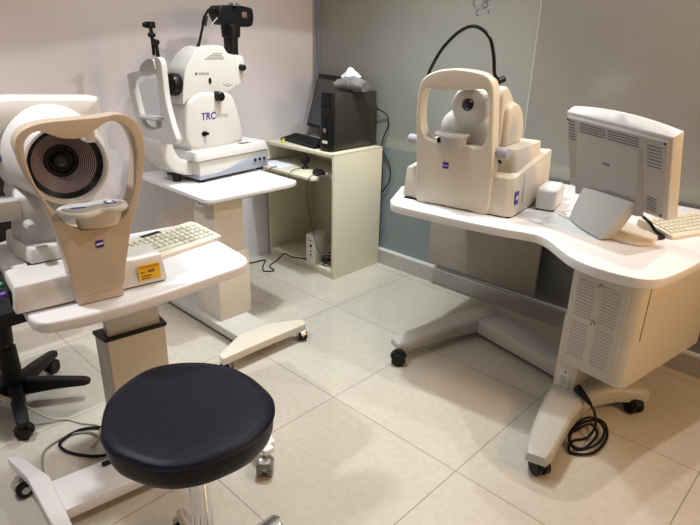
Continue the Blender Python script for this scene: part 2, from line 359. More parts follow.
# ------------------------------------------------------------------ corneal topographer on T1 (absolute z, base 0.725)
Z1 = 0.725
A1 = thing('corneal_topographer', 'cream eye topographer with a dark ringed bowl and looped headrest, on the left foreground table', 'medical instrument', (0.6, -1.32, Z1), -7.5)
def m1(): return MB(Z1)
b = m1()
b.loft([[(x, y, z) for x, y, z in r] for r in (
    [(-0.36, -0.335, 0.728), (0.0, -0.335, 0.728), (0.0, 0.05, 0.728), (-0.125, 0.05, 0.728), (-0.125, -0.05, 0.728), (-0.36, -0.05, 0.728)],
    [(-0.36, -0.325, 0.802), (-0.012, -0.325, 0.798), (-0.012, 0.043, 0.806), (-0.118, 0.043, 0.808), (-0.118, -0.055, 0.804), (-0.36, -0.055, 0.802)])], OFFW, 0.008)
b.box(-0.35, -0.01, -0.325, -0.06, Z1, 0.729, BLACK); b.box(-0.115, -0.01, -0.06, 0.04, Z1, 0.729, BLACK)
b.build('base', OFFW, A1)
b = m1(); b.box(-0.27, -0.035, -0.3375, -0.330, 0.737, 0.782, BLACK, 0.001); b.build('port_panel', BLACK, A1)
for k, (x, mm) in enumerate(((-0.12, GREENP), (-0.17, GREENP), (-0.09, PURPLEP), (-0.21, PURPLEP))):
    q = m1(); zz = 0.768 if mm is GREENP else 0.752
    q.cyl((x, -0.336, zz), (x, -0.352, zz), 0.010, 0.008, mm, 14, 0.002); q.build('connector', mm, A1, 'green connector' if mm is GREENP else 'purple connector')
# carriage block
b = m1(); b.loft([[(-0.36, -0.285, 0.802), (-0.22, -0.285, 0.802), (-0.135, -0.262, 0.802), (-0.135, -0.05, 0.802), (-0.36, -0.06, 0.802)],
                  [(-0.36, -0.278, 0.842), (-0.225, -0.278, 0.842), (-0.145, -0.255, 0.842), (-0.145, -0.055, 0.842), (-0.36, -0.055, 0.842)]], OFFW, 0.005)
b.box(-0.35, -0.14, -0.27, -0.06, 0.797, 0.803, BLACK); b.build('carriage', OFFW, A1)
# stem
b = m1(); b.loft([[(-0.31, -0.275, 0.84), (-0.185, -0.262, 0.84), (-0.17, -0.15, 0.84), (-0.19, -0.08, 0.84), (-0.31, -0.08, 0.84)],
                  [(-0.30, -0.262, 0.92), (-0.185, -0.252, 0.92), (-0.17, -0.15, 0.92), (-0.19, -0.08, 0.92), (-0.30, -0.08, 0.92)],
                  [(-0.32, -0.270, 0.965), (-0.20, -0.262, 0.965), (-0.18, -0.15, 0.965), (-0.19, -0.05, 0.965), (-0.32, -0.05, 0.965)],
                  [(-0.33, -0.250, 1.02), (-0.29, -0.25, 1.02), (-0.29, -0.15, 1.02), (-0.29, -0.05, 1.02), (-0.33, -0.05, 1.02)]], GREYP, 0.008)
b.build('stem', GREYP, A1)
b = m1(); b.cyl((-0.17, -0.245, 0.902), (-0.125, -0.245, 0.902), 0.014, 0.013, GREYP, 24, 0.003); b.build('side_knob', GREYP, A1)
# cone housing
cy, cz = -0.137, 1.055
b = m1(); b.lathe([(0.10, 0), (0.136, 0.0), (0.142, 0.02), (0.138, 0.06), (0.122, 0.11), (0.112, 0.15), (0.107, 0.19), (0.105, 0.205), (0.101, 0.209), (0.096, 0.207), (0.093, 0.200), (0.093, 0.185), (0.093, 0.09)], (-0.33, cy, cz), (1, 0, 0), OFFW, 64)
b.build('cone_housing', OFFW, A1, sharp=50)
b = m1(); prof = []
R0, H0 = 0.0935, 0.186
pts = [(0.0935, 0.186), (0.062, 0.166), (0.040, 0.140), (0.034, 0.125)]
b.lathe([(0.0938, 0.183), (0.0935, 0.187), (0.089, 0.1865), (0.068, 0.1655), (0.046, 0.143), (0.040, 0.138), (0.037, 0.142), (0.034, 0.142), (0.030, 0.136), (0.0, 0.136)], (-0.33, cy, cz), (1, 0, 0), PLACIDO, 64, cap=False)
for k in range(9):
    r = 0.0785 - k*0.0040; h = 0.1865 - (0.089-r)*1.02
    b.lathe([(r, h+0.0012), (r-0.0002, h+0.0030), (r-0.0015, h+0.0018), (r-0.0016, h-0.001)], (-0.33, cy, cz), (1, 0, 0), RINGL, 64, cap=False)
b.lathe([(0.0934, 0.190), (0.0932, 0.1905), (0.0815, 0.1795), (0.0815, 0.1780)], (-0.33, cy, cz), (1, 0, 0), BLACK, 64, cap=False)
b.lathe([(0.0425, 0.1405), (0.0415, 0.1425), (0.0375, 0.1425), (0.0335, 0.1425), (0.030, 0.1375), (0.0, 0.1375)], (-0.33, cy, cz), (1, 0, 0), BLACK, 64, cap=False)
b.build('ringed_bowl', PLACIDO, A1, 'dark bowl with concentric rings')
b = m1(); b.lathe([(0.0, 0.155), (0.019, 0.155), (0.021, 0.150), (0.021, 0.134)], (-0.33, cy-0.002, cz), (1, 0, 0), BLACK, 32)
b.lathe([(0.0, 0.1565), (0.012, 0.1555), (0.0125, 0.150)], (-0.33, cy-0.002, cz), (1, 0, 0), LENS, 24); b.build('camera_lens', BLACK, A1)
b = m1(); b.box(-0.075, -0.020, -0.108, -0.086, 1.124, 1.152, WHITE, 0.002); b.build('fixation_arm', WHITE, A1)
# blue emblem on left of housing
b = m1(); b.lathe([(0.0, 0.0), (0.012, 0.0), (0.012, 0.001), (0.0, 0.001)], (-0.255, cy-0.1335, cz+0.012), (0.35, -0.95, 0.05), BLUE, 24)
b.lathe([(0.0, 0.001), (0.008, 0.001), (0.008, 0.0018), (0.0, 0.0018)], (-0.255, cy-0.1335, cz+0.012), (0.35, -0.95, 0.05), WHITE, 24); b.build('round_emblem', BLUE, A1)
# display housing behind
b = m1(); sec = lambda x, y0, y1, z0, z1: fillet([(y0, z0), (y1, z0), (y1, z1-0.004), (y0+(y1-y0)*0.5, z1+0.006), (y0, z1-0.006)], 0.006)
b.loft([[(x, y, z) for y, z in sec(x, *q)] for x, q in ((-0.46, (-0.42, 0.025, 1.02, 1.200)), (-0.31, (-0.42, 0.012, 1.02, 1.208)), (-0.28, (-0.41, 0.000, 1.03, 1.200)), (-0.262, (-0.36, -0.045, 1.05, 1.165)))], OFFW, 0.003)
b.box(-0.272, -0.2595, -0.149, -0.147, 1.09, 1.186, DARKI, 0); b.build('display_housing', OFFW, A1)
# dark round eyepiece at left edge
b = m1(); b.lathe([(0.030, 0), (0.048, 0.0), (0.050, 0.02), (0.045, 0.026), (0.038, 0.026), (0.036, 0.018), (0, 0.018)], (-0.20, -0.385, 0.938), (1, -0.15, 0), CREAM, 40)
b.lathe([(0, 0.019), (0.036, 0.019), (0.035, 0.024), (0.02, 0.029), (0, 0.030)], (-0.20, -0.385, 0.938), (1, -0.15, 0), BLACK, 40); b.box(-0.26, -0.19, -0.385, -0.25, 0.91, 0.965, GREYP, 0.008); b.build('side_wheel', CREAM, A1, 'cream wheel with a black face')
# headrest loop
def resample(poly, n):
    P = [Vector((a, b_)) for a, b_ in poly]; P.append(P[0]); d = [0]
    for a, b_ in zip(P, P[1:]): d.append(d[-1]+(b_-a).length)
    out = []; i = 0
    for k in range(n):
        t = d[-1]*k/n
        while d[i+1] < t: i += 1
        u = (t-d[i])/max(d[i+1]-d[i], 1e-9); v = P[i].lerp(P[i+1], u); out.append((v.x, v.y))
    return out
def match(outer, inner_pts, n=96):
    """outer resampled by length, inner by angle about the inner centre so that both correspond"""
    O = resample(outer, n); cx = sum(p[0] for p in inner_pts)/len(inner_pts); cz_ = sum(p[1] for p in inner_pts)/len(inner_pts)
    I = []
    L = len(inner_pts)
    for ox, oz in O:
        dx, dz = ox-cx, oz-cz_; best = None
        for i in range(L):
            ax_, az = inner_pts[i]; bx, bz = inner_pts[(i+1) % L]
            ex, ez = bx-ax_, bz-az; den = dx*ez-dz*ex
            if abs(den) < 1e-12: continue
            t = ((ax_-cx)*ez-(az-cz_)*ex)/den; s_ = ((ax_-cx)*dz-(az-cz_)*dx)/den
            if t > 0 and -1e-6 <= s_ <= 1+1e-6 and (best is None or t > best): best = t
        I.append((cx+dx*best, cz_+dz*best))
    return O, I
out1 = c2([(-0.196, 0.756), (-0.206, 0.842), (-0.214, 0.909), (-0.232, 0.999), (-0.256, 1.067), (-0.266, 1.113), (-0.269, 1.142), (-0.260, 1.163), (-0.238, 1.178), (-0.202, 1.186), (-0.149, 1.188), (-0.082, 1.190), (-0.036, 1.195), (-0.006, 1.181), (0.012, 1.148), (0.015, 1.103), (0.002, 1.041), (-0.018, 0.978), (-0.045, 0.902), (-0.069, 0.81), (-0.084, 0.756), (-0.14, 0.752)], 5)
in1 = c2([(-0.168, 0.925), (-0.200, 0.957), (-0.230, 1.011), (-0.247, 1.061), (-0.253, 1.107), (-0.252, 1.139), (-0.240, 1.158), (-0.222, 1.168), (-0.205, 1.165), (-0.190, 1.155), (-0.166, 1.147), (-0.133, 1.145), (-0.105, 1.156), (-0.077, 1.174), (-0.054, 1.180), (-0.029, 1.168), (-0.013, 1.146), (-0.006, 1.105), (-0.014, 1.051), (-0.029, 0.993), (-0.052, 0.945), (-0.10, 0.922)], 5)
O, I = match(out1, in1)
b = m1(); b.ring(O, I, 'x', -0.028, 0.030, CREAMSHADE, 0.004, 3, 50)
b.box(-0.022, 0.0285, -0.197, -0.083, 0.727, 0.760, CREAMSHADE, 0.003)
b.build('headrest', CREAMSHADE, A1, 'cream looped headrest with forehead bar, tan shade painted in', 50)
b = m1(); lob = c2([(0.020, -0.210), (0.060, -0.200), (0.085, -0.170), (0.080, -0.140), (0.064, -0.118), (0.072, -0.090), (0.062, -0.060), (0.028, -0.046), (-0.008, -0.06), (-0.020, -0.10), (-0.012, -0.14), (-0.018, -0.185)], 6)
b.prism(lob, 'z', 0.967, 0.980, OFFW, 0.004); cxl, cyl_ = 0.028, -0.12
b.prism([(cxl+(x-cxl)*0.8, cyl_+(y-cyl_)*0.86) for x, y in lob], 'z', 0.9795, 0.9825, GREYP, 0.001)
b.build('chin_rest', OFFW, A1, 'grey two-cup chin rest')
ch = A1.children[-1]
b = m1(); b.prism([(0.028, -0.180), (0.040, -0.176), (0.044, -0.145), (0.034, -0.150)], 'z', 0.9825, 0.9832, BLUE); b.build('chin_mark', BLUE, ch)
b = m1(); b.box(0.008, 0.040, -0.098, -0.074, 0.9825, 0.9832, BLUE); b.box(0.014, 0.034, -0.093, -0.079, 0.983, 0.9837, WHITEI); b.build('chin_mark', BLUE, ch)
b = m1(); b.loft([[(x, y, 0.925) for x, y in ell(0.012, -0.115, 0.030, 0.050)], [(x, y, 0.966) for x, y in ell(0.016, -0.115, 0.036, 0.060)]], CREAM); b.box(-0.005, 0.02, -0.14, -0.09, 0.90, 0.93, CREAM); b.build('chin_post', CREAM, A1)
b = m1(); b.box(0.030, 0.0313, -0.135, -0.116, 0.872, 0.891, BLUE, 0); b.prism([(-0.134, 0.883), (-0.117, 0.885), (-0.117, 0.880), (-0.134, 0.878)], 'x', 0.0314, 0.0316, WHITEI); b.build('maker_emblem', BLUE, A1, 'small blue square maker emblem')
b = m1(); b.prism(rrect(-0.031, 0.029, 0.742, 0.787, 0.003), 'x', -0.001, 0.001, YELLOW)
b.box(-0.001, 0.0013, -0.028, 0.026, 0.778, 0.784, ORANGEI)
for y0, y1, z0, z1 in ((-0.026, -0.013, 0.764, 0.768), (-0.005, 0.014, 0.764, 0.771), (-0.024, 0.004, 0.753, 0.757), (-0.024, 0.000, 0.746, 0.750)): b.box(0.001, 0.0014, y0, y1, z0, z1, BROWNI)
b.build('yellow_label', YELLOW, A1, 'yellow sticker with small print')

# ------------------------------------------------------------------ keyboards
def keyboard(name, label, loc, rz, w, d, rows, cols, body, keym, k2, tilt=0.012, extra=True, solid=False):
    t = thing(name, label, 'keyboard', loc, rz)
    sec = fillet([(0, 0), (d, 0), (d, 0.022+tilt), (d*0.8, 0.022+tilt), (0.012, 0.016), (0, 0.012)], 0.003)
    b = MB(); b.prism(sec, 'x', 0, 1, body, 0); bmesh.ops.scale(b.bm, vec=(w, 1, 1), verts=b.bm.verts[:])
    b.box(0.004, w-0.004, 0.004, d-0.004, 0, 0.002, body)
    b.build('case', body, t)
    kd = d*0.70/rows; kw = (w*0.93)/cols
    for r in range(rows):
        c = 0
        while c < cols:
            wd = 1
            if r == 0 and 3 <= c < cols-6: wd = min(6, cols-6-c)
            x0 = w*0.035+c*kw+0.001; y0 = 0.016+r*kd+0.001
            z0 = 0.0155 + (y0-0.012)/(d*0.8-0.012)*(0.006+tilt)
            if not solid or (r == 0 and c == 0): kb_ = MB()
            q = kb_
            q.loft([[(x0, y0, z0-0.003), (x0+kw*wd-0.002, y0, z0-0.003), (x0+kw*wd-0.002, y0+kd-0.002, z0-0.002), (x0, y0+kd-0.002, z0-0.002)],
                    [(x0+0.002, y0+0.002, z0+0.006), (x0+kw*wd-0.004, y0+0.002, z0+0.006), (x0+kw*wd-0.004, y0+kd-0.005, z0+0.008), (x0+0.002, y0+kd-0.005, z0+0.008)]], keym if (r+c) % 5 else k2)
            if not solid: q.build('key', keym, t)
            c += wd
    if solid: kb_.build('key_block', keym, t)
    if extra:
        b = MB(); b.box(w*0.36, w*0.58, d*0.84, d*0.97, 0.0225+tilt, 0.0235+tilt, BLACKM); b.build('badge_panel', BLACKM, t)
    return t
_o = Vector((0.6, -1.32, 0)); _a = math.radians(-7.5)
def l2w(x, y): return (0.6 + x*math.cos(_a) - y*math.sin(_a), -1.32 + x*math.sin(_a) + y*math.cos(_a))
kx, ky = l2w(-0.142, 0.008)
keyboard('computer_keyboard', 'beige computer keyboard lying behind the topographer on the left foreground table', (kx, ky, 0.725), 98.5, 0.335, 0.155, 5, 15, CREAM, KEYC, KEYG)

# ================================================================== TABLE 2 (back left): world frame
T2 = thing('instrument_table', 'white-topped wheeled table by the white wall, carrying the retinal camera', 'table', (-0.45, -0.42, 0), 0)
def m2(): return MB()
b = m2(); b.prism(fillet([(x+0.45, y+0.42) for x, y in [(-0.80, -0.665), (-0.14, -0.678), (-0.118, -0.655), (-0.112, -0.20), (-0.14, -0.14), (-0.80, -0.12)]], 0.02), 'z', 0.678, 0.70, WHITE, 0.005, 3, 40); b.build('table_top', WHITE, T2)
b = m2(); b.box(0.02, 0.28, -0.18, 0.02, 0.655, 0.678, GREYM, 0.003)
b.build('top_bracket', GREYM, T2)
b = m2(); b.prism(fillet([(0.20, 0.676), (0.31, 0.676), (0.31, 0.668), (0.24, 0.645), (0.20, 0.645)], 0.003), 'y', -0.243, -0.225, GREYP); b.cyl((0.24, -0.2435, 0.664), (0.24, -0.245, 0.664), 0.003, m=BLACK, n=10); b.cyl((0.275, -0.2435, 0.67), (0.275, -0.245, 0.67), 0.003, m=BLACK, n=10); b.build('end_bracket', GREYP, T2)
b = m2(); b.box(0.10, 0.275, -0.195, -0.035, 0.35, 0.66, BEIGEL, 0.003); b.build('inner_column', BEIGEL, T2)
b = m2(); b.box(0.09, 0.29, -0.205, -0.022, 0.07, 0.40, BEIGEL, 0.004); b.build('outer_column', BEIGEL, T2)
b = m2(); b.box(-0.30, 0.50, -0.235, -0.05, 0.03, 0.07, GREYM, 0.005); b.build('crossbar', GREYM, T2)
def foot2(pl):
    b = m2(); b.prism(fillet([(x+0.45, y+0.42) for x, y in pl], 0.012), 'z', 0.052, 0.088, BEIGEL, 0.010, 3); return b.build('foot', BEIGEL, T2)
foot2([(0.160, -0.835), (0.160, -0.60), (0.165, -0.362), (0.118, -0.345), (0.035, -0.50), (0.035, -0.66), (0.118, -0.825)])
foot2([(-0.83, -0.80), (-0.84, -0.60), (-0.83, -0.32), (-0.78, -0.32), (-0.72, -0.50), (-0.72, -0.66), (-0.77, -0.80)])
for fx, fy, rz in ((0.600, 0.045, -20), (0.585, -0.380, 200), (-0.355, -0.33, 20), (-0.355, 0.05, 20)): castor(T2, fx, fy, rz=rz, r=0.026, zb=0.062)

# ------------------------------------------------------------------ retinal camera on T2: frame (-.43,-.3), rot 7, base z 0.70
Z2 = 0.70
A2 = thing('retinal_camera', 'cream retinal camera topped by a black photo camera, on the table by the white wall', 'medical instrument', (-0.43, -0.3, Z2), 7)
def n2(): return MB(Z2)
b = n2(); b.box(-0.30, 0.0, -0.235, 0.222, 0.716, 0.803, OFFW, 0.006); b.build('base', OFFW, A2)
b = n2(); low = [(-0.238, 0.716), (0.223, 0.716), (0.223, 0.780), (0.09, 0.776), (0.02, 0.768), (-0.05, 0.748), (-0.12, 0.736), (-0.238, 0.736)]
b.prism(low, 'x', -0.302, 0.002, BLUEG, 0.002); b.build('lower_shell', BLUEG, A2, 'blue-grey lower shell')
sh = A2.children[-1]
for y in (0.128, 0.162, 0.195):
    q = n2(); q.cyl((0.002, y, 0.762), (0.010, y, 0.762), 0.0085, 0.0075, BLACK, 16, 0.002); q.build('socket', BLACK, sh)
for x, y in ((-0.03, -0.20), (-0.03, 0.19), (-0.28, -0.20), (-0.28, 0.19)):
    q = n2(); q.cyl((x, y, Z2), (x, y, 0.7165), 0.020, m=RUBBER, n=16); q.build('rubber_foot', RUBBER, A2)
b = n2(); b.loft([[(x, y, 0.808) for x, y in rrect(-0.31, 0.012, -0.262, 0.232, 0.02)], [(x, y, 0.852) for x, y in rrect(-0.30, 0.0, -0.252, 0.222, 0.02)]], OFFW, 0.004)
b.box(-0.29, -0.01, -0.24, 0.21, 0.802, 0.809, BLACK); b.build('sliding_stage', OFFW, A2)
b = n2(); body = fillet([(-0.235, 0.852), (-0.262, 0.90), (-0.255, 1.00), (-0.232, 1.085), (-0.160, 1.118), (0.015, 1.108), (0.045, 1.09), (0.075, 1.02), (0.100, 0.90), (0.098, 0.852)], 0.03)
b.prism(body, 'x', -0.26, -0.045, OFFW, 0.018, 4, 40); b.box(-0.25, -0.05, -0.235, 0.095, 0.851, 0.87, OFFW, 0.003); b.build('lower_body', OFFW, A2, None, 50)
lb = A2.children[-1]
b = n2(); hood = fillet([(-0.225, 1.09), (-0.258, 1.06), (-0.242, 1.16), (-0.225, 1.225), (-0.175, 1.285), (-0.115, 1.322), (-0.02, 1.328), (0.012, 1.322), (0.034, 1.288), (0.083, 1.284), (0.092, 1.20), (0.085, 1.14), (0.03, 1.112), (-0.05, 1.10)], 0.02)
b.prism(hood, 'x', -0.19, -0.058, OFFW, 0.014, 4, 40); b.build('upper_body', OFFW, A2, None, 50)
ub = A2.children[-1]
b = n2(); ep = fillet([(0.088, 1.285), (0.150, 1.275), (0.156, 1.20), (0.138, 1.155), (0.085, 1.125)], 0.015)
b.prism(ep, 'x', -0.23, -0.070, OFFW, 0.008, 3, 40); b.build('viewfinder_block', OFFW, A2)
b = n2(); b.cyl((-0.075, 0.128, 1.222), (-0.045, 0.128, 1.222), 0.017, 0.015, BLACK, 24, 0.003); b.build('knob', BLACK, A2)
b = n2(); b.cyl((-0.06, -0.055, 1.095), (-0.015, -0.055, 1.095), 0.024, 0.022, BLACK, 28, 0.004); b.build('knob', BLACK, A2)
b = n2(); b.prism(ell(-0.155, 0.925, 0.016, 0.012, 20), 'x', -0.046, -0.040, BLACK, 0.001); b.cyl((-0.045, -0.153, 0.93), (-0.022, -0.146, 0.925), 0.008, 0.007, BLACK, 12, 0.002); b.build('toggle_switch', BLACK, A2)
b = n2(); b.prism(ell(-0.088, 1.168, 0.008, 0.014, 16), 'x', -0.059, -0.054, BLACK, 0.001); b.build('dial', BLACK, A2)
b = n2(); b.prism(ell(0.025, 1.150, 0.030, 0.014, 24), 'x', -0.059, -0.0572, GREYI); b.prism(ell(0.025, 1.152, 0.027, 0.011, 24), 'x', -0.059, -0.0568, OFFW)
for z in (1.146, 1.151): b.box(-0.057, -0.0564, 0.01, 0.035, z, z+0.0015, DARKI)
b.build('round_badge', GREYI, A2)
b = n2()
for k, (y0, y1) in enumerate(((-0.06, 0.0), (-0.08, -0.005), (-0.095, 0.005), (-0.11, 0.010))): b.box(-0.059, -0.0572, y0, y1, 1.288-k*0.008, 1.2925-k*0.008, GREYI)
b.build('printed_notice', GREYI, A2)
text_mesh('TRC', 0.047, BLUE, facing((-0.0446, -0.168, 0.990), (1, 0, 0)), 'lettering', A2, 0.12, 0.0003, 0.0012, Z2)
text_mesh('-NW6S', 0.027, GREYI, facing((-0.0446, -0.082, 0.992), (1, 0, 0)), 'lettering', A2, 0.0, 0.0003, 0.0003, Z2)
text_mesh('TOPCON', 0.015, DARKI, facing((-0.0576, -0.155, 1.196), (1, 0, 0)), 'lettering', A2, 0.0, 0.0003, 0.0002, Z2)
b = n2(); b.prism([(-0.175, 1.196), (-0.163, 1.196), (-0.158, 1.208), (-0.170, 1.208)], 'x', -0.0585, -0.0574, DARKI); b.build('emblem', DARKI, A2)
b = n2(); b.prism(rrect(0.05, 0.12, 0.8525, 0.8535, 0.0004), 'x', -0.04, -0.012, DARKI); b.build('printed_notice', DARKI, A2)
# objective
b = n2(); b.lathe([(0.044, 0.0), (0.050, 0.012), (0.052, 0.035), (0.046, 0.052), (0.03, 0.060), (0, 0.062)], (-0.112, -0.232, 1.155), (0.05, -1, 0.03), BLACK, 40); b.build('objective_lens', BLACK, A2, 'black domed objective')
# headrest
fo = [(-0.273, 1.192), (-0.250, 1.206), (-0.20, 1.214), (-0.143, 1.227), (-0.118, 1.252), (-0.084, 1.270), (-0.031, 1.280), (-0.006, 1.262), (-0.003, 1.208), (0.002, 1.104), (0.030, 0.999), (0.055, 0.940), (0.046, 0.918), (0.0, 0.908), (-0.092, 0.908), (-0.169, 0.914), (-0.215, 0.940), (-0.251, 1.028), (-0.268, 1.127)]
fi = [(-0.226, 1.180), (-0.133, 1.196), (-0.055, 1.208), (-0.050, 1.141), (-0.045, 1.055), (-0.022, 1.00), (-0.04, 0.980), (-0.10, 0.970), (-0.158, 0.972), (-0.190, 0.997), (-0.218, 1.086)]
O, I = match(c2(fo, 5), c2(fi, 5), 80)
b = n2(); b.ring(O, I, 'y', -0.392, -0.362, OFFW, 0.005, 3, 50); b.build('headrest', OFFW, A2, None, 50)
hr = A2.children[-1]
b = n2(); b.prism(fillet([(-0.150, 1.232), (-0.118, 1.256), (-0.084, 1.272), (-0.045, 1.274), (-0.030, 1.225), (-0.15, 1.214)], 0.012), 'y', -0.405, -0.388, GREYP, 0.005); b.build('forehead_pad', GREYP, A2)
b = n2(); b.prism(c2([(-0.20, -0.38), (-0.185, -0.42), (-0.12, -0.435), (-0.06, -0.42), (-0.05, -0.37), (-0.09, -0.355), (-0.15, -0.355)], 4), 'z', 1.010, 1.022, GREYP, 0.004); b.build('chin_cup', GREYP, A2)
b = n2(); b.box(-0.090, -0.070, -0.390, -0.370, 0.94, 1.011, GREYP, 0.002); b.build('chin_post', GREYP, A2)
b = n2(); arm = [(-0.400, 0.915), (-0.390, 0.84), (-0.365, 0.79), (-0.31, 0.752), (-0.23, 0.735), (-0.23, 0.80), (-0.28, 0.815), (-0.315, 0.845), (-0.345, 0.915)]
b.prism(c2(arm, 5), 'x', -0.20, -0.055, OFFW, 0.010, 3, 50); b.build('headrest_arm', OFFW, A2, None, 50)
b = n2(); b.cyl((-0.13, -0.275, Z2), (-0.13, -0.275, 0.740), 0.02, 0.022, RUBBER, 16); b.build('rubber_foot', RUBBER, A2)
# jointed fixation lamp
b = n2(); b.tube([(-0.105, -0.345, 1.28), (-0.11, -0.345, 1.33), (-0.118, -0.345, 1.352)], 0.008, BLACK, 8, 4); b.cyl((-0.13, -0.345, 1.352), (-0.10, -0.345, 1.348), 0.013, m=BLACK, n=14, ch=0.003)
b.tube([(-0.135, -0.345, 1.295), (-0.136, -0.345, 1.34), (-0.137, -0.345, 1.385)], 0.007, BLACK, 8, 4); b.cyl((-0.137, -0.36, 1.378), (-0.137, -0.33, 1.378), 0.010, m=BLACK, n=14, ch=0.002)
b.tube([(-0.137, -0.345, 1.38), (-0.14, -0.345, 1.41)], 0.008, BLACK, 8, 2); b.box(-0.165, -0.122, -0.36, -0.33, 1.405, 1.432, BLACK, 0.004); b.cyl((-0.145, -0.36, 1.418), (-0.145, -0.375, 1.418), 0.010, m=BLACK, n=14); bmesh.ops.translate(b.bm, verts=b.bm.verts[:], vec=(0.055, -0.025, -0.01)); b.build('fixation_lamp', BLACK, A2, 'black jointed fixation lamp')
# photo camera
b = n2(); b.cyl((-0.11, 0.105, 1.275), (-0.11, 0.105, 1.365), 0.034, 0.036, BLACK, 28, 0.002); b.build('mount_tube', BLACK, A2)
b = n2(); b.cyl((-0.11, 0.108, 1.362), (-0.11, 0.108, 1.422), 0.046, 0.048, BLACK, 28, 0.005); b.build('mount_tube', BLACK, A2)
b = n2(); rr = fillet([(0.035, 1.420), (0.12, 1.414), (0.20, 1.412), (0.228, 1.420), (0.240, 1.46), (0.232, 1.502), (0.18, 1.508), (0.13, 1.512), (0.02, 1.505), (0.004, 1.47)], 0.014)
b.prism(rr, 'x', -0.155, -0.075, BLACK, 0.008, 3, 40)
b.box(-0.10, -0.060, 0.09, 0.125, 1.505, 1.520, STEEL, 0.004); b.build('photo_camera', BLACK, A2, 'black photo camera seen from behind')
pc = A2.children[-1]
b = n2(); b.box(-0.076, -0.0735, 0.155, 0.188, 1.455, 1.482, SCREENB, 0.001); b.build('small_screen', GREYI, pc)
b = n2(); b.tube([(-0.10, 0.02, 1.485), (-0.09, -0.035, 1.485), (-0.09, -0.065, 1.45), (-0.09, -0.085, 1.40), (-0.10, -0.108, 1.318)], 0.006, BLACK, 8, 6); b.tube([(-0.09, 0.01, 1.45), (-0.085, -0.03, 1.42), (-0.09, -0.075, 1.37)], 0.003, GREYI, 6, 6); b.cyl((-0.09, -0.060, 1.455), (-0.09, -0.075, 1.415), 0.012, m=BLACK, n=10); b.cyl((-0.10, -0.104, 1.335), (-0.10, -0.109, 1.315), 0.008, m=BLACK, n=10); b.build('camera_lead', BLACK, A2)

# ================================================================== DESK at the back
D = thing('computer_desk', 'small cream computer desk in the corner where the white wall meets the glass wall', 'desk', (-0.58, 0.45, 0), 0)
dx0, dx1, dy0, dy1 = -0.875+0.58, -0.267+0.58, 0.243-0.45, 0.655-0.45
b = MB(); b.box(dx1-0.018, dx1, dy0, dy1, 0, 0.757, WOODC, 0.001); b.build('side_panel', WOODC, D)
b = MB(); b.box(dx0, dx0+0.018, dy0, dy1, 0, 0.742, WOODC, 0.001); b.build('side_panel', WOODC, D)
b = MB(); b.box(dx0-0.005, dx1-0.018, dy0-0.005, dy1, 0.742, 0.762, WOODC, 0.002); b.box(dx1-0.0182, dx1+0.001, dy0-0.002, dy1, 0.757, 0.762, WOODC, 0.001); b.build('desk_top', WOODC, D)
b = MB(); b.box(dx0+0.018, dx1-0.018, dy1-0.012, dy1, 0.03, 0.742, WOODC); b.build('back_panel', WOODC, D)
b = MB(); b.box(dx0+0.018, dx1-0.018, dy0+0.005, dy1-0.012, 0.03, 0.05, WOODC, 0.001); b.box(dx0+0.018, dx1-0.018, dy0+0.01, dy0+0.025, 0, 0.03, WOODC); b.build('bottom_shelf', WOODC, D)
b = MB(); b.box(dx0+0.03, dx1-0.032, dy0-0.14, dy1-0.12, 0.625, 0.642, WOODC, 0.002); b.build('keyboard_tray', WOODC, D)
tr = D.children[-1]
for x0 in (dx0+0.018, dx1-0.032):
    q = MB(); q.box(x0, x0+0.014, dy0-0.1, dy1-0.1, 0.622, 0.652, STEEL, 0.001); q.build('tray_runner', STEEL, tr)
# tower PC
PC = thing('tower_computer', 'black upright computer tower with a glossy side, standing on the small cream desk', 'computer', (-0.374, 0.475, 0.762), 0)
b = MB(); b.box(-0.050, 0.050, -0.175, 0.175, 0.008, 0.322, PCSIDE, 0.004); b.build('case', PCSIDE, PC)
b = MB(); b.prism(fillet([(-0.053, -0.172), (0.053, -0.172), (0.053, -0.192), (0.03, -0.205), (-0.03, -0.205), (-0.053, -0.192)], 0.01), 'z', 0.006, 0.326, BLACK, 0.003); b.build('front_panel', BLACK, PC)
fp = PC.children[-1]
b = MB(); b.cyl((0.0, -0.203, 0.120), (0.0, -0.2075, 0.120), 0.013, m=STEEL, n=24, ch=0.001); b.build('power_button', STEEL, fp)
b = MB(); b.box(-0.018, 0.000, -0.2065, -0.203, 0.045, 0.062, WHITEI, 0.001); b.box(0.004, 0.022, -0.2065, -0.203, 0.045, 0.062, WHITEI, 0.001); b.build('case_badge', WHITEI, fp)
b = MB(); b.box(-0.028, 0.028, -0.2065, -0.203, 0.25, 0.29, BLACKM, 0.001); b.box(-0.028, 0.028, -0.2065, -0.203, 0.20, 0.238, BLACKM, 0.001); b.build('drive_bay', BLACKM, fp)
for x in (-0.04, 0.04):
    for y in (-0.15, 0.15):
        q = MB(); q.cyl((x, y, 0), (x, y, 0.0085), 0.012, m=RUBBER, n=12); q.build('rubber_foot', RUBBER, PC)
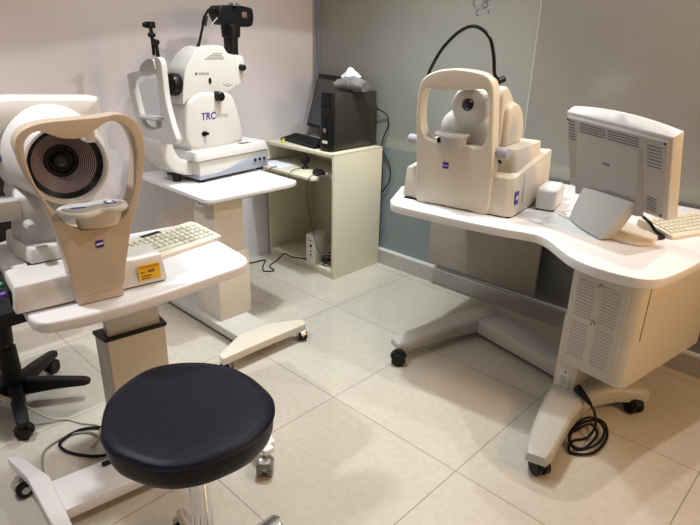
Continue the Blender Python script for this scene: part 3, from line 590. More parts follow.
# flat monitor tilted back
MO = thing('desk_monitor', 'black flat desk monitor leaning back behind the computer tower on the small desk', 'monitor', (-0.655, 0.535, 0.762), -14)
b = MB(); b.prism(c2([(-0.10, -0.09), (0.10, -0.09), (0.11, 0.0), (0.06, 0.07), (-0.06, 0.07), (-0.11, 0.0)], 4), 'z', 0, 0.012, GREYP, 0.003); b.build('stand_base', GREYP, MO)
b = MB(); b.box(-0.035, 0.035, 0.0, 0.03, 0.01, 0.12, BLACK, 0.004); b.build('stand_neck', BLACK, MO)
tl = Matrix.Translation((0.01, -0.01, 0.065)) @ Matrix.Rotation(math.radians(-16), 4, 'X')
b = MB(); b.box(-0.195, 0.195, -0.022, 0.012, 0.0, 0.335, BLACKM, 0.005, xf=tl); b.build('display_case', BLACKM, MO)
b = MB(); b.box(-0.178, 0.178, -0.0235, -0.0215, 0.02, 0.305, LENS, 0, xf=tl); b.build('screen', LENS, MO)
keyboard('computer_keyboard', 'black computer keyboard on the small cream desk in front of its monitor', (-0.835, 0.325, 0.762), -8, 0.37, 0.13, 5, 15, BLACK, BLACKM, BLACKM, extra=False, solid=True)
b = MB(); b.cyl((-0.735, 0.265, 0.762), (-0.735, 0.265, 0.790), 0.010, 0.007, YELLOWP, 14, 0.002); b.cyl((-0.757, 0.258, 0.762), (-0.757, 0.258, 0.772), 0.008, m=YELLOWP, n=12, ch=0.001)
tag(b.build('glue_bottle', YELLOWP), 'tiny yellow bottle near the front left edge of the small cream desk', 'bottle')
# tissue pack on the tower
TP = thing('tissue_pack', 'soft patterned pack of tissues lying on top of the black computer tower', 'tissue pack', (-0.352, 0.46, 1.0875), 12)
b = MB(); rings = []
for k in range(9):
    u = k/8; x = -0.095+0.19*u; hh = 0.088*(0.55+0.45*math.sin(PI*min(max(u, .08), .92))) ; w_ = 0.048
    rings.append([(x+0.006*math.sin(7*a+k), w_*math.cos(a)*(1+0.08*math.sin(3*a+k*2)), max(0.0, hh/2+hh/2*math.sin(a)*(1+0.1*math.cos(4*a+k)))) for a in [2*PI*j/20 for j in range(20)]])
b.loft(rings, FILM); b.build('pack', FILM, TP)
b = MB(); rings = []
for k in range(7):
    u = k/6; z = 0.074+0.055*u; r = 0.046*(1-u*0.85)+0.002
    rings.append([(-0.01+r*1.25*math.cos(a)*(1+0.25*math.sin(3*a+k*0.4)), r*0.55*math.sin(a)*(1+0.3*math.cos(4*a)), z+0.008*math.sin(3*a)*(1-u)) for a in [2*PI*j/18 for j in range(18)]])
b.loft(rings, TISSUE); b.build('tissue', TISSUE, TP)
# things on / in the desk
b = MB(); rings = []
for z, s_ in ((0, 0.95), (0.008, 1.0), (0.020, 0.92), (0.030, 0.62), (0.034, 0.2)): rings.append([(0.034*s_*math.cos(a), 0.055*s_*math.sin(a), z) for a in [2*PI*j/20 for j in range(20)]])
b.loft(rings, BLACK); o = b.build('computer_mouse', BLACK); o.location = (-0.345, 0.20, 0.642); o.rotation_euler = (0, 0, 1.3)
tag(o, 'black computer mouse on the desk\'s pull-out keyboard tray', 'computer mouse')
b = MB(); b.box(-0.1, 0.1, -0.075, 0.075, 0, 0.004, PAPER, 0.001); o = b.build('paper_stack', PAPER); o.location = (-0.72, 0.20, 0.642); o.rotation_euler = (0, 0, 0.1)
tag(o, 'white sheets of paper on the left of the pull-out keyboard tray', 'paper')
WC = thing('web_camera', 'black bulbous webcam standing on the keyboard tray behind the paper', 'webcam', (-0.52, 0.25, 0.642), 20)
b = MB(); b.cyl((0, 0, 0), (0, 0, 0.012), 0.026, 0.02, BLACK, 20, 0.003); b.cyl((0, 0, 0.01), (0, 0, 0.035), 0.008, m=BLACK, n=12); b.build('foot', BLACK, WC)
b = MB(); b.lathe([(0, -0.028), (0.018, -0.024), (0.028, -0.008), (0.028, 0.01), (0.018, 0.024), (0, 0.027)], (0, 0, 0.052), (0.4, -1, 0.1), BLACKM, 24); b.build('head', BLACKM, WC)
UP = thing('small_speaker', 'cream upright speaker box standing on the bottom shelf of the small desk', 'speaker', (-0.475, 0.30, 0.05), 8)
b = MB(); b.box(-0.036, 0.036, -0.06, 0.05, 0, 0.19, OFFW, 0.004); b.build('case', OFFW, UP)
b = MB(); b.box(-0.020, 0.020, -0.0615, -0.060, 0.15, 0.156, GREYI); b.box(-0.018, 0.01, -0.0615, -0.06, 0.05, 0.053, GREYI); b.build('front_slot', GREYI, UP)
for z in (0.12, 0.085, 0.062):
    q = MB(); q.cyl((0.006, -0.0605, z), (0.006, -0.068, z), 0.0075 if z > 0.11 else 0.004, m=BLACK, n=16, ch=0.001); q.build('control_knob', BLACK, UP)
def cable(name, label, pts, r, m, n=8, sub=8):
    b = MB(); b.tube(pts, r, m, n, sub); return tag(b.build(name, m), label, 'cable')
cable('power_cable', 'black cable trailing from the speaker box across the shelf and floor beside the desk', [(-0.52, 0.27, 0.058), (-0.62, 0.22, 0.056), (-0.70, 0.225, 0.055), (-0.74, 0.19, 0.005), (-0.70, 0.10, 0.005), (-0.62, 0.07, 0.005), (-0.66, 0.02, 0.005), (-0.74, 0.08, 0.005), (-0.80, 0.14, 0.006), (-0.82, 0.05, 0.005), (-0.86, -0.05, 0.005)], 0.004, BLACK)
pts = []
for k in range(46):
    a = k*0.62; rr_ = 0.045+0.012*math.sin(k*1.7); pts.append((-0.375+rr_*0.8*math.cos(a), 0.32+rr_*math.sin(a), 0.056+0.05*(k/46)+0.010*math.sin(k*0.9)))
cable('cable_coil', 'tangled black coil of cable beside the speaker box inside the desk', pts, 0.004, BLACK, 6, 4)
cable('mouse_cable', 'thin dark cable looping down from the left front of the keyboard tray', [(-0.53, 0.22, 0.648), (-0.50, 0.13, 0.65), (-0.49, 0.098, 0.62), (-0.52, 0.09, 0.56), (-0.58, 0.085, 0.515), (-0.63, 0.085, 0.55), (-0.65, 0.08, 0.60), (-0.66, 0.098, 0.64), (-0.65, 0.14, 0.651)], 0.0025, DCABLE)
cable('hanging_cable', 'thin dark cable hanging in a loop under the tray at the right of the desk', [(-0.315, 0.17, 0.66), (-0.315, 0.097, 0.645), (-0.33, 0.093, 0.55), (-0.335, 0.12, 0.42), (-0.345, 0.16, 0.28), (-0.35, 0.19, 0.20), (-0.33, 0.21, 0.16), (-0.305, 0.235, 0.20), (-0.30, 0.255, 0.30), (-0.300, 0.26, 0.40), (-0.297, 0.28, 0.5)], 0.0025, DCABLE)
cable('tower_cable', 'black cable bulging out between the back of the desk and the glass wall', [(-0.345, 0.645, 0.99), (-0.262, 0.672, 0.95), (-0.245, 0.672, 0.89), (-0.270, 0.672, 0.83), (-0.29, 0.672, 0.76), (-0.255, 0.672, 0.70), (-0.215, 0.672, 0.64), (-0.215, 0.672, 0.56), (-0.25, 0.672, 0.50), (-0.275, 0.672, 0.47)], 0.004, BLACK)
cable('network_cable', 'thin blue cable running down the corner beside the glass wall', [(-0.853, 0.655, 2.65), (-0.852, 0.65, 1.8), (-0.850, 0.655, 1.5), (-0.845, 0.655, 1.35), (-0.835, 0.65, 1.2), (-0.82, 0.655, 1.05), (-0.82, 0.67, 0.9), (-0.82, 0.672, 0.80)], 0.004, BLUEC)

# ================================================================== TABLE 3 (right)
T3 = thing('instrument_table', 'large curved white table along the glass wall, with a vented cabinet under its right end', 'table', (1.05, 0.2, 0), 0)
def w3(): return MB()
def rel(pts): return [(x-1.05, y-0.2) for x, y in pts]
front = [(0.50, -0.165), (0.525, -0.205), (0.58, -0.241), (0.703, -0.235), (0.918, -0.210), (1.033, -0.190), (1.11, -0.168), (1.165, -0.160), (1.21, -0.180), (1.262, -0.222), (1.339, -0.285), (1.415, -0.314), (1.504, -0.318), (1.569, -0.299), (1.607, -0.247), (1.629, -0.134), (1.642, -0.025)]
fr = [(v.x, v.y) for v in catmull([(x, y, 0) for x, y in front], 4)]
top3 = rel(fr + [(1.80, 0.654), (0.36, 0.654), (0.40, 0.02)])
b = w3(); b.prism(top3, 'z', 0.713, 0.745, WHITE, 0.004, 2, 40); b.build('table_top', WHITE, T3)
b = w3(); b.box(0.17-1.05, 0.845-1.05, 0.60-0.2, 0.618-0.2, 0.150, 0.713, BROWNP, 0.001); b.build('modesty_panel', BROWNP, T3, 'taupe panel hanging under the table top')
# vented cabinet, rotated -9 deg about its front left corner (1.255,-.02)
CX = Matrix.Translation((1.262-1.05, -0.045-0.2, 0)) @ Matrix.Rotation(math.radians(-9), 4, 'Z')
b = w3(); b.prism(fillet([(0, 0), (0.235, 0), (0.262, 0.02), (0.262, 0.60), (0, 0.60)], 0.02), 'z', 0.235, 0.700, BEIGEL, 0.006, xf=CX); b.build('cabinet', BEIGEL, T3, None, 30)
cb = T3.children[-1]
b = w3(); b.prism(fillet([(0.012, 0.245), (0.222, 0.245), (0.222, 0.635), (0.012, 0.635)], 0.008), 'y', -0.006, 0.002, VENTG, 0.001, xf=CX)
for col in (0.036, 0.130):
    for blk in (0.285, 0.452):
        for k in range(12):
            z = blk+k*0.0125
            b.box(col, col+0.066, -0.0068, -0.005, z, z+0.0032, GREYI, xf=CX)
b.build('vent_panel', OFFW, cb, 'grey metal panel with two columns of slots')
vp = cb.children[-1]
for z in (0.445, 0.59):
    q = w3(); q.cyl((0.117, -0.005, z), (0.117, -0.016, z), 0.0085, 0.008, STEEL, 18, 0.001); q.box(0.1155, 0.1185, -0.0175, -0.0155, z-0.005, z+0.005, BLACK); bmesh.ops.transform(q.bm, matrix=CX, verts=q.bm.verts[:]); q.build('lock', STEEL, vp)
b = w3(); b.box(0.2625, 0.2640, 0.05, 0.052, 0.42, 0.700, DARKI, xf=CX); b.build('door_gap', DARKI, cb)
b = w3(); b.prism(fillet([(-0.025, 0.668), (0.12, 0.668), (0.10, 0.700), (-0.03, 0.700)], 0.003), 'y', -0.014, 0.05, BEIGEL, 0.001, xf=CX); b.box(0.0, 0.26, 0.02, 0.58, 0.699, 0.7135, BEIGEL, xf=CX); b.build('mounting_bracket', BEIGEL, T3)
# column
KX = Matrix.Translation((1.262-1.05, -0.02-0.2, 0)) @ Matrix.Rotation(math.radians(-2), 4, 'Z')
b = w3(); b.box(-0.008, 0.078, 0.0, 0.13, 0.085, 0.42, BEIGEL, 0.003, xf=KX); b.build('outer_column', BEIGEL, T3)
b = w3(); b.box(-0.020, 0.0, 0.05, 0.14, 0.30, 0.71, GREYM, 0.003, xf=KX); b.build('inner_column', GREYM, T3)
b = w3(); b.prism(rrect(0.010, 0.052, 0.100, 0.195, 0.006), 'y', -0.003, 0.001, OFFW); b.prism(rrect(0.018, 0.044, 0.130, 0.165, 0.004), 'y', -0.0045, -0.002, GREYP); b.prism(ell(0.030, 0.114, 0.006, 0.006, 12), 'y', -0.0045, -0.002, BLACK); b.prism(ell(0.036, 0.184, 0.004, 0.004, 12), 'y', -0.0045, -0.002, BLACK)
bmesh.ops.transform(b.bm, matrix=KX, verts=b.bm.verts[:]); b.build('socket_plate', OFFW, T3)
b = w3(); b.cyl((-0.004, 0.085-0.0, 0.655), (-0.03, 0.085, 0.655), 0.008, m=BLACK, n=12); bmesh.ops.transform(b.bm, matrix=KX, verts=b.bm.verts[:]); b.build('black_bolt', BLACK, T3)
# base
def beam(poly, z0, z1, name, bev=0.008):
    b = w3(); b.prism(rel(poly), 'z', z0, z1, GREYM, bev, 2, 30); return b.build(name, GREYM, T3)
beam([(0.70, 0.405), (0.775, 0.425), (1.25, 0.27), (1.25, 0.14), (0.74, 0.25)], 0.03, 0.10, 'crossbar')
def foot3(sec):
    """sec: list of (x, y, halfwidth, ztop, zbot) along the foot"""
    b = w3(); rings = []
    L = len(sec)
    for i, (x, y, h, zt, zb) in enumerate(sec):
        a = Vector(sec[max(i-1, 0)][:2]); c = Vector(sec[min(i+1, L-1)][:2]); d = (c-a).normalized(); n = Vector((-d.y, d.x))
        p = Vector((x-1.05, y-0.2)); l, r = p+n*h, p-n*h
        rings.append([(l.x, l.y, zb), (l.x, l.y, zt-0.012), ((p+n*h*0.8).x, (p+n*h*0.8).y, zt), ((p-n*h*0.8).x, (p-n*h*0.8).y, zt), (r.x, r.y, zt-0.012), (r.x, r.y, zb)])
    b.loft(rings, GREYM, 0.003); return b.build('foot', GREYM, T3)
foot3([(0.572, -0.182, 0.036, 0.088, 0.055), (0.585, -0.15, 0.047, 0.094, 0.050), (0.64, 0.10, 0.052, 0.104, 0.045), (0.70, 0.30, 0.058, 0.112, 0.035), (0.735, 0.40, 0.055, 0.112, 0.035)])
foot3([(1.402, -0.440, 0.034, 0.094, 0.058), (1.392, -0.40, 0.046, 0.100, 0.052), (1.345, -0.18, 0.060, 0.110, 0.048), (1.325, -0.03, 0.072, 0.118, 0.045), (1.34, 0.06, 0.068, 0.118, 0.045), (1.42, 0.17, 0.056, 0.110, 0.050), (1.495, 0.235, 0.056, 0.104, 0.052), (1.515, 0.255, 0.046, 0.098, 0.055)])
for x, y, rz in ((0.622, -0.212, 40), (0.755, 0.345, 20), (1.405, -0.405, -30), (1.508, 0.190, -30)): castor(T3, x-1.05, y-0.2, rz=rz, r=0.032, zb=0.074, w=0.014, hub=BLACKM)
# power lead of the table
cable('power_lead', 'black power lead from the right table\'s column, coiled on the floor by its foot', [(1.424, -0.062, 0.117), (1.445, -0.070, 0.098), (1.462, -0.085, 0.05), (1.450, -0.115, 0.010), (1.42, -0.17, 0.008), (1.44, -0.235, 0.008), (1.50, -0.18, 0.008), (1.505, -0.07, 0.008), (1.465, 0.02, 0.008), (1.41, 0.02, 0.010), (1.39, -0.06, 0.014), (1.40, -0.16, 0.016), (1.455, -0.215, 0.016), (1.495, -0.13, 0.018), (1.48, -0.03, 0.018), (1.43, 0.0, 0.018), (1.40, -0.10, 0.024), (1.42, -0.20, 0.024), (1.47, -0.20, 0.022), (1.475, -0.09, 0.024), (1.43, -0.04, 0.02), (1.40, -0.12, 0.012)], 0.0048, BLACK)
b = MB(); b.cyl((1.352, -0.038, 0.147), (1.372, -0.045, 0.143), 0.017, 0.017, BLACK, 14, 0.003); b.cyl((1.370, -0.044, 0.143), (1.424, -0.062, 0.118), 0.015, 0.008, BLACK, 14, 0.003); tag(b.build('plug', BLACK), 'black plug in the column of the right table, at the end of its power lead', 'plug')

# ------------------------------------------------------------------ instrument on T3: frame (1.0,-.06), rot 8, base z .745
Z3 = 0.745
A3 = thing('eye_scanner', 'cream box-shaped eye scanner with a window headrest, on the curved table by the glass wall', 'medical instrument', (1.0, -0.06, Z3), 8)
def n3(): return MB(Z3)
b = n3(); b.box(-0.47, -0.005, 0.0, 0.36, Z3, 0.7495, BLACK)
b.loft([[(-0.485, 0.01, 0.749), (-0.02, -0.012, 0.749), (0.005, 0.01, 0.749), (0.005, 0.42, 0.749), (-0.485, 0.42, 0.749)],
        [(-0.478, 0.02, 0.875), (-0.03, 0.0, 0.898), (-0.004, 0.02, 0.900), (-0.004, 0.42, 0.955), (-0.478, 0.42, 0.93)]], CREAM, 0.008)
b.build('base', CREAM, A3)
b = n3(); b.box(0.0025, 0.0035, 0.098, 0.100, 0.76, 0.90, DARKI); b.build('casing_joint', DARKI, A3)
b = n3(); b.prism(rrect(0.018, 0.052, 0.795, 0.845, 0.002), 'x', 0.0005, 0.0045, BLUE); b.prism([(0.026, 0.812), (0.045, 0.816), (0.045, 0.830), (0.026, 0.824)], 'x', 0.0045, 0.005, WHITEI); b.build('blue_label', BLUE, A3, 'blue and white label')
b = n3(); b.loft([[(x, y, 0.90) for x, y in rrect(-0.42, -0.022, 0.06, 0.35, 0.02)], [(x, y, 0.995) for x, y in rrect(-0.41, -0.030, 0.07, 0.35, 0.02)]], CREAM, 0.006); b.build('carriage', CREAM, A3)
b = n3(); hb = fillet([(0.07, 0.99), (0.07, 1.19), (0.09, 1.222), (0.13, 1.205), (0.18, 1.165), (0.22, 1.12), (0.24, 1.06), (0.24, 0.99)], 0.02)
b.prism(hb, 'x', -0.30, -0.105, CREAM, 0.03, 5, 40); b.build('head_housing', CREAM, A3, None, 60)
b = n3(); b.prism(fillet([(0.085, 0.99), (0.085, 1.14), (0.13, 1.165), (0.205, 1.143), (0.245, 1.105), (0.272, 1.03), (0.25, 0.99)], 0.025), 'x', -0.30, -0.082, CREAM, 0.018, 4, 40); b.build('rear_cover', CREAM, A3, None, 60)
b = n3(); b.loft([[(-0.235+w_*math.cos(a), y, 1.05+h_*math.sin(a)) for a in [2*PI*k/32 for k in range(32)]] for y, w_, h_ in ((0.12, 0.135, 0.09), (0.085, 0.130, 0.085), (0.06, 0.110, 0.070), (0.048, 0.08, 0.045))], OFFW); b.build('front_shell', OFFW, A3, None, 60)
b = n3(); b.lathe([(0.082, -0.06), (0.082, 0.0), (0.074, 0.022), (0.05, 0.036), (0.034, 0.040), (0.030, 0.044), (0.024, 0.044), (0.022, 0.036), (0, 0.036)], (-0.228, 0.065, 1.143), (0.02, -1, 0.12), OFFW, 48); b.build('objective_cone', OFFW, A3, None, 60)
b = n3(); b.lathe([(0.022, 0.036), (0.0215, 0.044), (0.012, 0.047), (0, 0.048)], (-0.228, 0.065, 1.143), (0.02, -1, 0.12), LENS, 32); b.build('objective_lens', LENS, A3, 'dark round lens')
b = n3(); b.cyl((-0.155, 0.066, 1.035), (-0.155, 0.056, 1.035), 0.004, m=BLACK, n=10); b.build('indicator', BLACK, A3)
of = [(-0.402, 0.752), (-0.410, 0.84), (-0.415, 0.93), (-0.422, 1.02), (-0.427, 1.11), (-0.423, 1.19), (-0.408, 1.232), (-0.36, 1.262), (-0.283, 1.276), (-0.20, 1.272), (-0.145, 1.258), (-0.118, 1.225), (-0.108, 1.16), (-0.099, 1.06), (-0.088, 0.95), (-0.086, 0.86), (-0.090, 0.752), (-0.17, 0.750), (-0.25, 0.750), (-0.33, 0.750)]
inf = [(-0.398, 1.193), (-0.34, 1.196), (-0.27, 1.198), (-0.20, 1.206), (-0.150, 1.208), (-0.130, 1.17), (-0.122, 1.08), (-0.128, 1.02), (-0.155, 0.998), (-0.19, 1.0), (-0.26, 1.0), (-0.32, 1.0), (-0.375, 1.012), (-0.400, 1.05), (-0.408, 1.11)]
O, I = match(c2(of, 5), c2(inf, 5), 96)
b = n3(); b.ring(O, I, 'y', -0.018, 0.042, CREAM, 0.008, 4, 50); b.box(-0.400, -0.092, -0.010, 0.038, 0.747, 0.757, CREAM, 0.003); b.build('headrest', CREAM, A3, 'cream window-shaped headrest panel', 50)
b = n3(); b.loft([[(x, y, 1.028) for x, y in ell(-0.265, -0.012, 0.062, 0.048)], [(x, y, 1.035) for x, y in ell(-0.265, -0.012, 0.070, 0.054)], [(x, y, 1.043) for x, y in ell(-0.265, -0.012, 0.068, 0.052)], [(x, y, 1.038) for x, y in ell(-0.265, -0.012, 0.052, 0.038)]], GREYP); b.build('chin_cup', GREYP, A3)
b = n3(); b.loft([[(x, y, 0.985) for x, y in ell(-0.262, 0.0, 0.050, 0.040)], [(x, y, 1.030) for x, y in ell(-0.262, 0.0, 0.056, 0.044)]], GREYP); b.build('chin_post', GREYP, A3)
b = n3(); b.box(-0.327, -0.318, -0.015, 0.02, 0.994, 1.018, BLACK, 0.001); b.build('strap_pin', BLACK, A3)
for x0, x1, z in ((-0.418, -0.472, 0.992), (-0.085, -0.045, 0.985)):
    q = n3(); q.cyl((x0, 0.02, z), (x1, 0.02, z), 0.022, 0.021, KNOBG, 28, 0.004); q.build('side_knob', KNOBG, A3)
b = n3(); b.cyl((-0.07, -0.0, 0.958), (-0.06, -0.012, 0.955), 0.006, m=BLACK, n=10); b.build('set_screw', BLACK, A3)
b = n3(); b.box(-0.292, -0.266, -0.0192, -0.0178, 0.902, 0.927, BLUE); b.box(-0.290, -0.268, -0.0196, -0.0190, 0.913, 0.9155, WHITEI); b.build('maker_emblem', BLUE, A3, 'small blue square maker emblem')
b = n3(); b.tube([(-0.405, 0.02, 1.235), (-0.395, 0.02, 1.27), (-0.35, 0.02, 1.345), (-0.285, 0.02, 1.405), (-0.225, 0.02, 1.422), (-0.17, 0.02, 1.39), (-0.145, 0.02, 1.33), (-0.138, 0.03, 1.265), (-0.13, 0.045, 1.245)], 0.0065, BLACK, 10, 8); b.cyl((-0.13, 0.05, 1.235), (-0.115, 0.075, 1.245), 0.012, m=BLACK, n=12, ch=0.002); b.build('fixation_cable', BLACK, A3, 'arched black cable above the headrest')

# small white box + wire loop
PB = thing('power_unit', 'small pale rounded box on the curved table, against the right side of the eye scanner', 'box', (1.020, 0.195, 0.745), 14)
b = MB(); b.box(-0.035, 0.045, -0.06, 0.10, 0.001, 0.092, OFFW, 0.016, 3); b.box(-0.03, 0.04, -0.055, 0.09, 0, 0.003, BLACK); b.build('case', OFFW, PB)
cable('white_cord', 'pale cord looping on the curved table between the small box and the monitor stand', [(1.07, 0.22, 0.749), (1.10, 0.14, 0.749), (1.16, 0.11, 0.749), (1.175, 0.16, 0.749), (1.15, 0.21, 0.749), (1.11, 0.21, 0.750), (1.10, 0.17, 0.752), (1.13, 0.14, 0.753)], 0.003, OFFW)

# monitor on T3
M3 = thing('computer_monitor', 'grey-beige monitor seen from behind on the curved table by the glass wall', 'monitor', (1.322, 0.076, 0.745), -17.4)
TM = Matrix.Translation((0, 0, 0.109)) @ Matrix.Rotation(math.radians(4.05), 4, 'Y') @ Matrix.Rotation(math.radians(20.2), 4, 'X')
def tm(b): bmesh.ops.transform(b.bm, matrix=TM, verts=b.bm.verts[:])
mw = 0.2045; mh = 0.299
b = MB(); fc0 = [(-mw, 0.0), (mw, 0.0), (mw, mh)] + [(mw*(1-k/5), mh) for k in range(1, 10)] + [(-mw, mh)]
fc1 = [(-mw-0.004, -0.004), (mw+0.004, -0.004), (mw+0.004, mh+0.004)] + [((mw+0.004)*(1-k/5), mh+0.004+0.018*(1-(1-k/5)**2)) for k in range(1, 10)] + [(-mw-0.004, mh+0.004)]
b.loft([[(x, 0.0, z) for x, z in fc0], [(x, 0.030, z) for x, z in fc1], [(x, 0.042, z) for x, z in fc1]], OFFW, 0.003, 50); tm(b); b.build('front_case', OFFW, M3)
b = MB(); b.loft([[(-mw+0.004, 0.002, 0.008), (mw-0.004, 0.002, 0.008), (mw-0.004, 0.002, 0.291), (-mw+0.004, 0.002, 0.291)], [(-mw+0.012, -0.012, 0.016), (mw-0.012, -0.012, 0.016), (mw-0.012, -0.012, 0.284), (-mw+0.012, -0.012, 0.284)]], MBACK, 0.003)
b.loft([[(-0.158, -0.010, -0.01), (0.125, -0.010, -0.01), (0.118, -0.010, 0.248), (-0.150, -0.010, 0.248)], [(-0.150, -0.034, 0.0), (0.108, -0.034, 0.0), (0.102, -0.016, 0.236), (-0.142, -0.016, 0.236)]], MBACK, 0.004)
for k in range(4):
    for x0, x1 in ((-0.135, -0.03), (-0.02, 0.098)): b.box(x0, x1, -0.0128, -0.0115, 0.243+k*0.0095, 0.2465+k*0.0095, DARKI)
for k in range(7):
    b.box(0.128, 0.180, -0.0128, -0.0115, 0.190+k*0.0115, 0.1935+k*0.0115, DARKI); b.box(-0.186, -0.158, -0.0128, -0.0115, 0.203+k*0.0115, 0.2065+k*0.0115, DARKI)
for k in range(6): b.box(0.135, 0.170, -0.0128, -0.0115, 0.030+k*0.009, 0.033+k*0.009, DARKI)
tm(b); b.build('back_shell', MBACK, M3)
bs = M3.children[-1]
b = MB(); b.prism(rrect(-0.030, -0.004, 0.152, 0.158, 0.002), 'y', -0.0245, -0.0215, DARKI); tm(b); b.build('maker_badge', DARKI, bs)
for x, z in ((-0.189, 0.279), (0.187, 0.279), (0.187, 0.022)):
    q = MB(); q.cyl((x, -0.0115, z), (x, -0.0135, z), 0.004, m=BLACK, n=10); tm(q); q.build('screw', BLACK, bs)
b = MB(); b.box(-mw+0.018, mw-0.018, 0.0415, 0.043, 0.025, 0.275, LENS); tm(b); b.build('screen', LENS, M3)
b = MB()
def stand_ring(z, x0, x1, y0, y1, r): return [(x, y, z) for x, y in rrect(x0, x1, y0, y1, r, 4)]
b.prism(fillet([(-0.13, 0.04), (-0.12, -0.01), (-0.05, -0.045), (0.06, -0.085), (0.15, -0.065), (0.175, -0.02), (0.14, 0.08), (0.0, 0.13), (-0.12, 0.10)], 0.02), 'z', 0, 0.012, CREAM, 0.004); b.build('stand_foot', CREAM, M3)
b = MB(); b.loft([[(-0.162, -0.030, 0.004), (-0.06, -0.085, 0.004), (0.062, -0.125, 0.004), (0.075, -0.070, 0.004), (-0.135, 0.025, 0.004)],
                  [(-0.145, -0.035, 0.06), (-0.04, -0.080, 0.06), (0.080, -0.100, 0.06), (0.092, -0.045, 0.06), (-0.12, 0.02, 0.06)],
                  [(-0.105, -0.052, 0.142), (0.0, -0.064, 0.142), (0.108, -0.066, 0.138), (0.112, -0.020, 0.138), (-0.09, -0.01, 0.142)]], GREYP, 0.006); b.build('stand_cover', GREYP, M3)

keyboard('computer_keyboard', 'cream keyboard on the right end of the curved table, half behind the monitor', (1.515, 0.135, 0.745), 68, 0.36, 0.15, 5, 14, CREAM, KEYC, KEYC, extra=False)
cable('monitor_lead', 'thick black lead dropping from the monitor onto the curved table next to the keyboard', [(1.40, 0.16, 0.80), (1.43, 0.15, 0.785), (1.455, 0.145, 0.762), (1.475, 0.15, 0.752), (1.488, 0.125, 0.751), (1.475, 0.10, 0.751)], 0.006, BLACK)

# ================================================================== STOOL
SX, SY, SH = 1.0, -1.45, 0.565
ST = thing('swivel_stool', 'round-cornered black leather stool with a chrome post in the foreground', 'stool', (SX, SY, 0), 0)
sp = [(0.898, -1.614), (0.803, -1.553), (0.752, -1.46), (0.753, -1.39), (0.795, -1.325), (0.860, -1.277), (0.935, -1.258), (1.01, -1.262), (1.075, -1.278), (1.132, -1.325), (1.162, -1.400), (1.160, -1.47), (1.140, -1.535), (1.095, -1.590), (1.01, -1.628), (0.95, -1.632)]
seat = c2([(x-SX, y-SY) for x, y in sp], 5)
def sring(z, s_, d=0): return [(x*s_, y*s_, z) for x, y in seat]
b = MB(); b.loft([sring(SH-0.066, 0.90), sring(SH-0.062, 0.955), sring(SH-0.045, 0.985), sring(SH-0.012, 1.0), sring(SH-0.003, 0.994), sring(SH+0.002, 0.965), sring(SH+0.005, 0.86), sring(SH+0.007, 0.6), sring(SH+0.007, 0.25)], LEATHER); b.build('seat', LEATHER, ST, None, 60)
se = ST.children[-1]
b = MB(); b.tube([(x*0.998, y*0.998, SH-0.006) for x, y in seat[::2]], 0.0036, LEATHER, 6, 2, True); b.build('piping', LEATHER, se)
b = MB(); b.cyl((0, 0, SH-0.10), (0, 0, SH-0.074), 0.06, 0.09, BLACK, 24); b.build('seat_plate', BLACK, ST)
b = MB(); b.cyl((0, 0, 0.10), (0, 0, SH-0.08), 0.026, 0.026, CHROME, 32); b.build('post', CHROME, ST)
b = MB(); b.cyl((0, 0, 0.07), (0, 0, 0.125), 0.034, 0.030, CHROME, 28, 0.003); b.build('hub', CHROME, ST)
for k in range(5):
    a = math.radians(22+72*k); d = Vector((math.cos(a), math.sin(a), 0)); n = Vector((-d.y, d.x, 0))
    q = MB(); q.loft([[tuple(d*r+n*w_+Vector((0, 0, zb))), tuple(d*r+n*w_*0.8+Vector((0, 0, zt))), tuple(d*r-n*w_*0.8+Vector((0, 0, zt))), tuple(d*r-n*w_+Vector((0, 0, zb)))] for r, w_, zb, zt in ((0.02, 0.022, 0.072, 0.108), (0.14, 0.019, 0.064, 0.094), (0.235, 0.016, 0.058, 0.080), (0.25, 0.010, 0.060, 0.076))], CHROME, 0.003); q.build('leg', CHROME, ST)
    castor(ST, d.x*0.238, d.y*0.238, rz=math.degrees(a)+70, r=0.024, zb=0.066)

# ================================================================== OFFICE CHAIR at left
HX, HY = -0.235, -1.525
OC = thing('office_chair', 'black five-star office chair at the left edge, behind the left foreground table', 'chair', (HX, HY, 0), 0)
b = MB(); b.cyl((0, 0, 0.05), (0, 0, 0.125), 0.045, 0.040, BLACKM, 28, 0.004); b.build('hub', BLACKM, OC)
b = MB(); b.cyl((0, 0, 0.11), (0, 0, 0.26), 0.036, 0.034, BLACKM, 28, 0.002); b.cyl((0, 0, 0.26), (0, 0, 0.33), 0.014, m=STEEL, n=20); b.cyl((0, 0, 0.275), (0, 0, 0.40), 0.030, 0.038, BLACKM, 28, 0.002); b.build('gas_lift', BLACKM, OC)
for az in (-12, 57, 129, 201, 273):
    a = math.radians(az); d = Vector((math.cos(a), math.sin(a), 0)); n = Vector((-d.y, d.x, 0))
    q = MB(); q.loft([[tuple(d*r+n*w_+Vector((0, 0, zb))), tuple(d*r+n*w_*0.75+Vector((0, 0, zt))), tuple(d*r-n*w_*0.75+Vector((0, 0, zt))), tuple(d*r-n*w_+Vector((0, 0, zb)))] for r, w_, zb, zt in ((0.02, 0.030, 0.055, 0.115), (0.15, 0.025, 0.066, 0.106), (0.255, 0.022, 0.066, 0.092), (0.275, 0.014, 0.068, 0.086))], BLACKM, 0.005); q.build('leg', BLACKM, OC)
    if az != 57: castor(OC, d.x*0.235, d.y*0.235, rz=az+170 if az == 129 else az+60, hub=BLACKM, wheel=BLACKM, r=0.028, zb=0.068, w=0.012)
b = MB(); b.box(-0.10, 0.10, -0.09, 0.09, 0.395, 0.425, BLACK, 0.006); b.build('seat_mechanism', BLACK, OC)
seat2 = rrect(-0.24, 0.22, -0.23, 0.23, 0.08, 5)
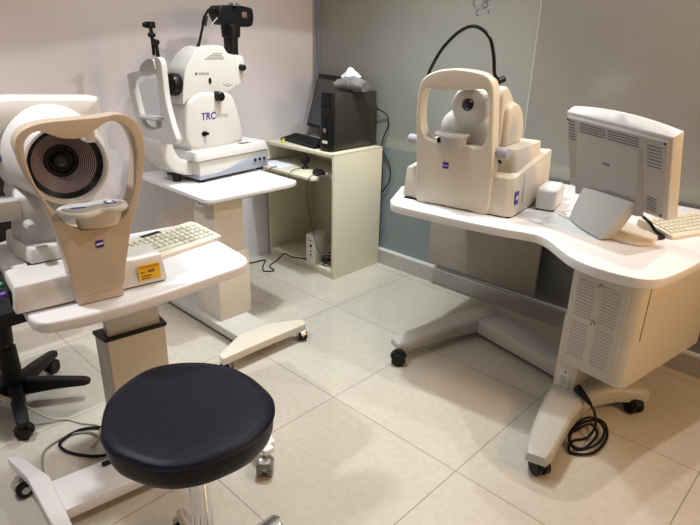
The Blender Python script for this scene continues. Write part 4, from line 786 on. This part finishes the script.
b = MB(); b.loft([[(x*s_, y*s_, z) for x, y in seat2] for z, s_ in ((0.425, 0.85), (0.435, 0.97), (0.465, 1.0), (0.485, 0.97), (0.495, 0.85), (0.497, 0.5))], BLACKM); b.build('seat', BLACKM, OC)
BX = Matrix.Translation((-0.25, 0, 0))
b = MB(); b.loft([[(x-0.03*((z-0.75)/0.2)**2, y, z) for x, y, z in r] for r in ([( -0.25, y, z) for y, z in rrect(-0.19, 0.19, 0.58, 0.95, 0.07)], [(-0.275, y, z) for y, z in rrect(-0.20, 0.20, 0.57, 0.96, 0.07)], [(-0.30, y, z) for y, z in rrect(-0.19, 0.19, 0.58, 0.95, 0.07)])], BLACKM); b.build('backrest', BLACKM, OC)
b = MB(); b.tube([(-0.08, 0, 0.41), (-0.25, 0, 0.42), (-0.315, 0, 0.50), (-0.305, 0, 0.70)], 0.018, BLACKM, 10, 6); b.build('back_bar', BLACKM, OC)

# cables on the floor by table 1
cable('white_wire', 'cream wire with an inline plug crossing the office chair base onto the floor', [(-0.30, -1.72, 0.30), (-0.25, -1.68, 0.20), (-0.18, -1.62, 0.135), (-0.13, -1.585, 0.105), (-0.08, -1.54, 0.08), (-0.03, -1.48, 0.02), (0.0, -1.43, 0.006), (0.06, -1.40, 0.005), (0.12, -1.36, 0.005), (0.17, -1.38, 0.005), (0.22, -1.43, 0.006)], 0.004, WCABLE)
b = MB(); b.cyl((-0.16, -1.615, 0.125), (-0.115, -1.572, 0.100), 0.011, 0.009, WCABLE, 12, 0.003); tag(b.build('inline_plug', WCABLE), 'cream inline plug on the wire lying over the office chair base', 'plug')
cable('black_cord', 'thick black cord forming a flat loop on the floor behind the left foreground table', [(0.30, -1.28, 0.03), (0.24, -1.30, 0.008), (0.16, -1.34, 0.007), (0.10, -1.42, 0.007), (0.12, -1.50, 0.007), (0.19, -1.50, 0.007), (0.28, -1.44, 0.007), (0.34, -1.36, 0.02)], 0.0055, BLACK)
cable('grey_cord', 'thin grey cord curling under the left foreground table from column to crossbar', [(0.27, -1.27, 0.20), (0.22, -1.28, 0.12), (0.19, -1.33, 0.02), (0.21, -1.38, 0.006), (0.14, -1.40, 0.006), (0.10, -1.46, 0.006), (0.12, -1.55, 0.006), (0.20, -1.59, 0.006), (0.28, -1.60, 0.006), (0.33, -1.585, 0.006)], 0.0035, GCABLE)

# handwriting on the glass
def stroke(pts, b): b.tube([(x, YG-0.0012, z) for x, z in pts], 0.0022, INK, 6, 6)
b = MB(); stroke([(0.262, 1.575), (0.268, 1.555), (0.262, 1.540), (0.278, 1.535)], b); stroke([(0.300, 1.520), (0.288, 1.512), (0.287, 1.495), (0.302, 1.490)], b); stroke([(0.276, 1.525), (0.280, 1.520)], b)
tag(b.build('handwriting', INK), 'faint handwritten marks like a letter C at the top of the glass wall, left one', 'writing', None)
b = MB(); stroke([(0.330, 1.575), (0.322, 1.560), (0.335, 1.552), (0.350, 1.562), (0.340, 1.575)], b); stroke([(0.322, 1.550), (0.315, 1.535), (0.330, 1.525), (0.348, 1.535), (0.335, 1.550)], b); stroke([(0.352, 1.515), (0.356, 1.508), (0.352, 1.500)], b)
tag(b.build('handwriting', INK), 'faint handwritten marks like a figure 8 with a comma on the glass wall, right one', 'writing', None)

for o in COL.objects:
    n = o.name.split('.')[0]
    if o.parent is None and n == 'instrument_table': o['group'] = 'wheeled instrument tables'
    if o.parent is None and n == 'computer_keyboard': o['group'] = 'computer keyboards'
    if o.parent is None and n == 'handwriting': o['group'] = 'handwritten marks on the glass'
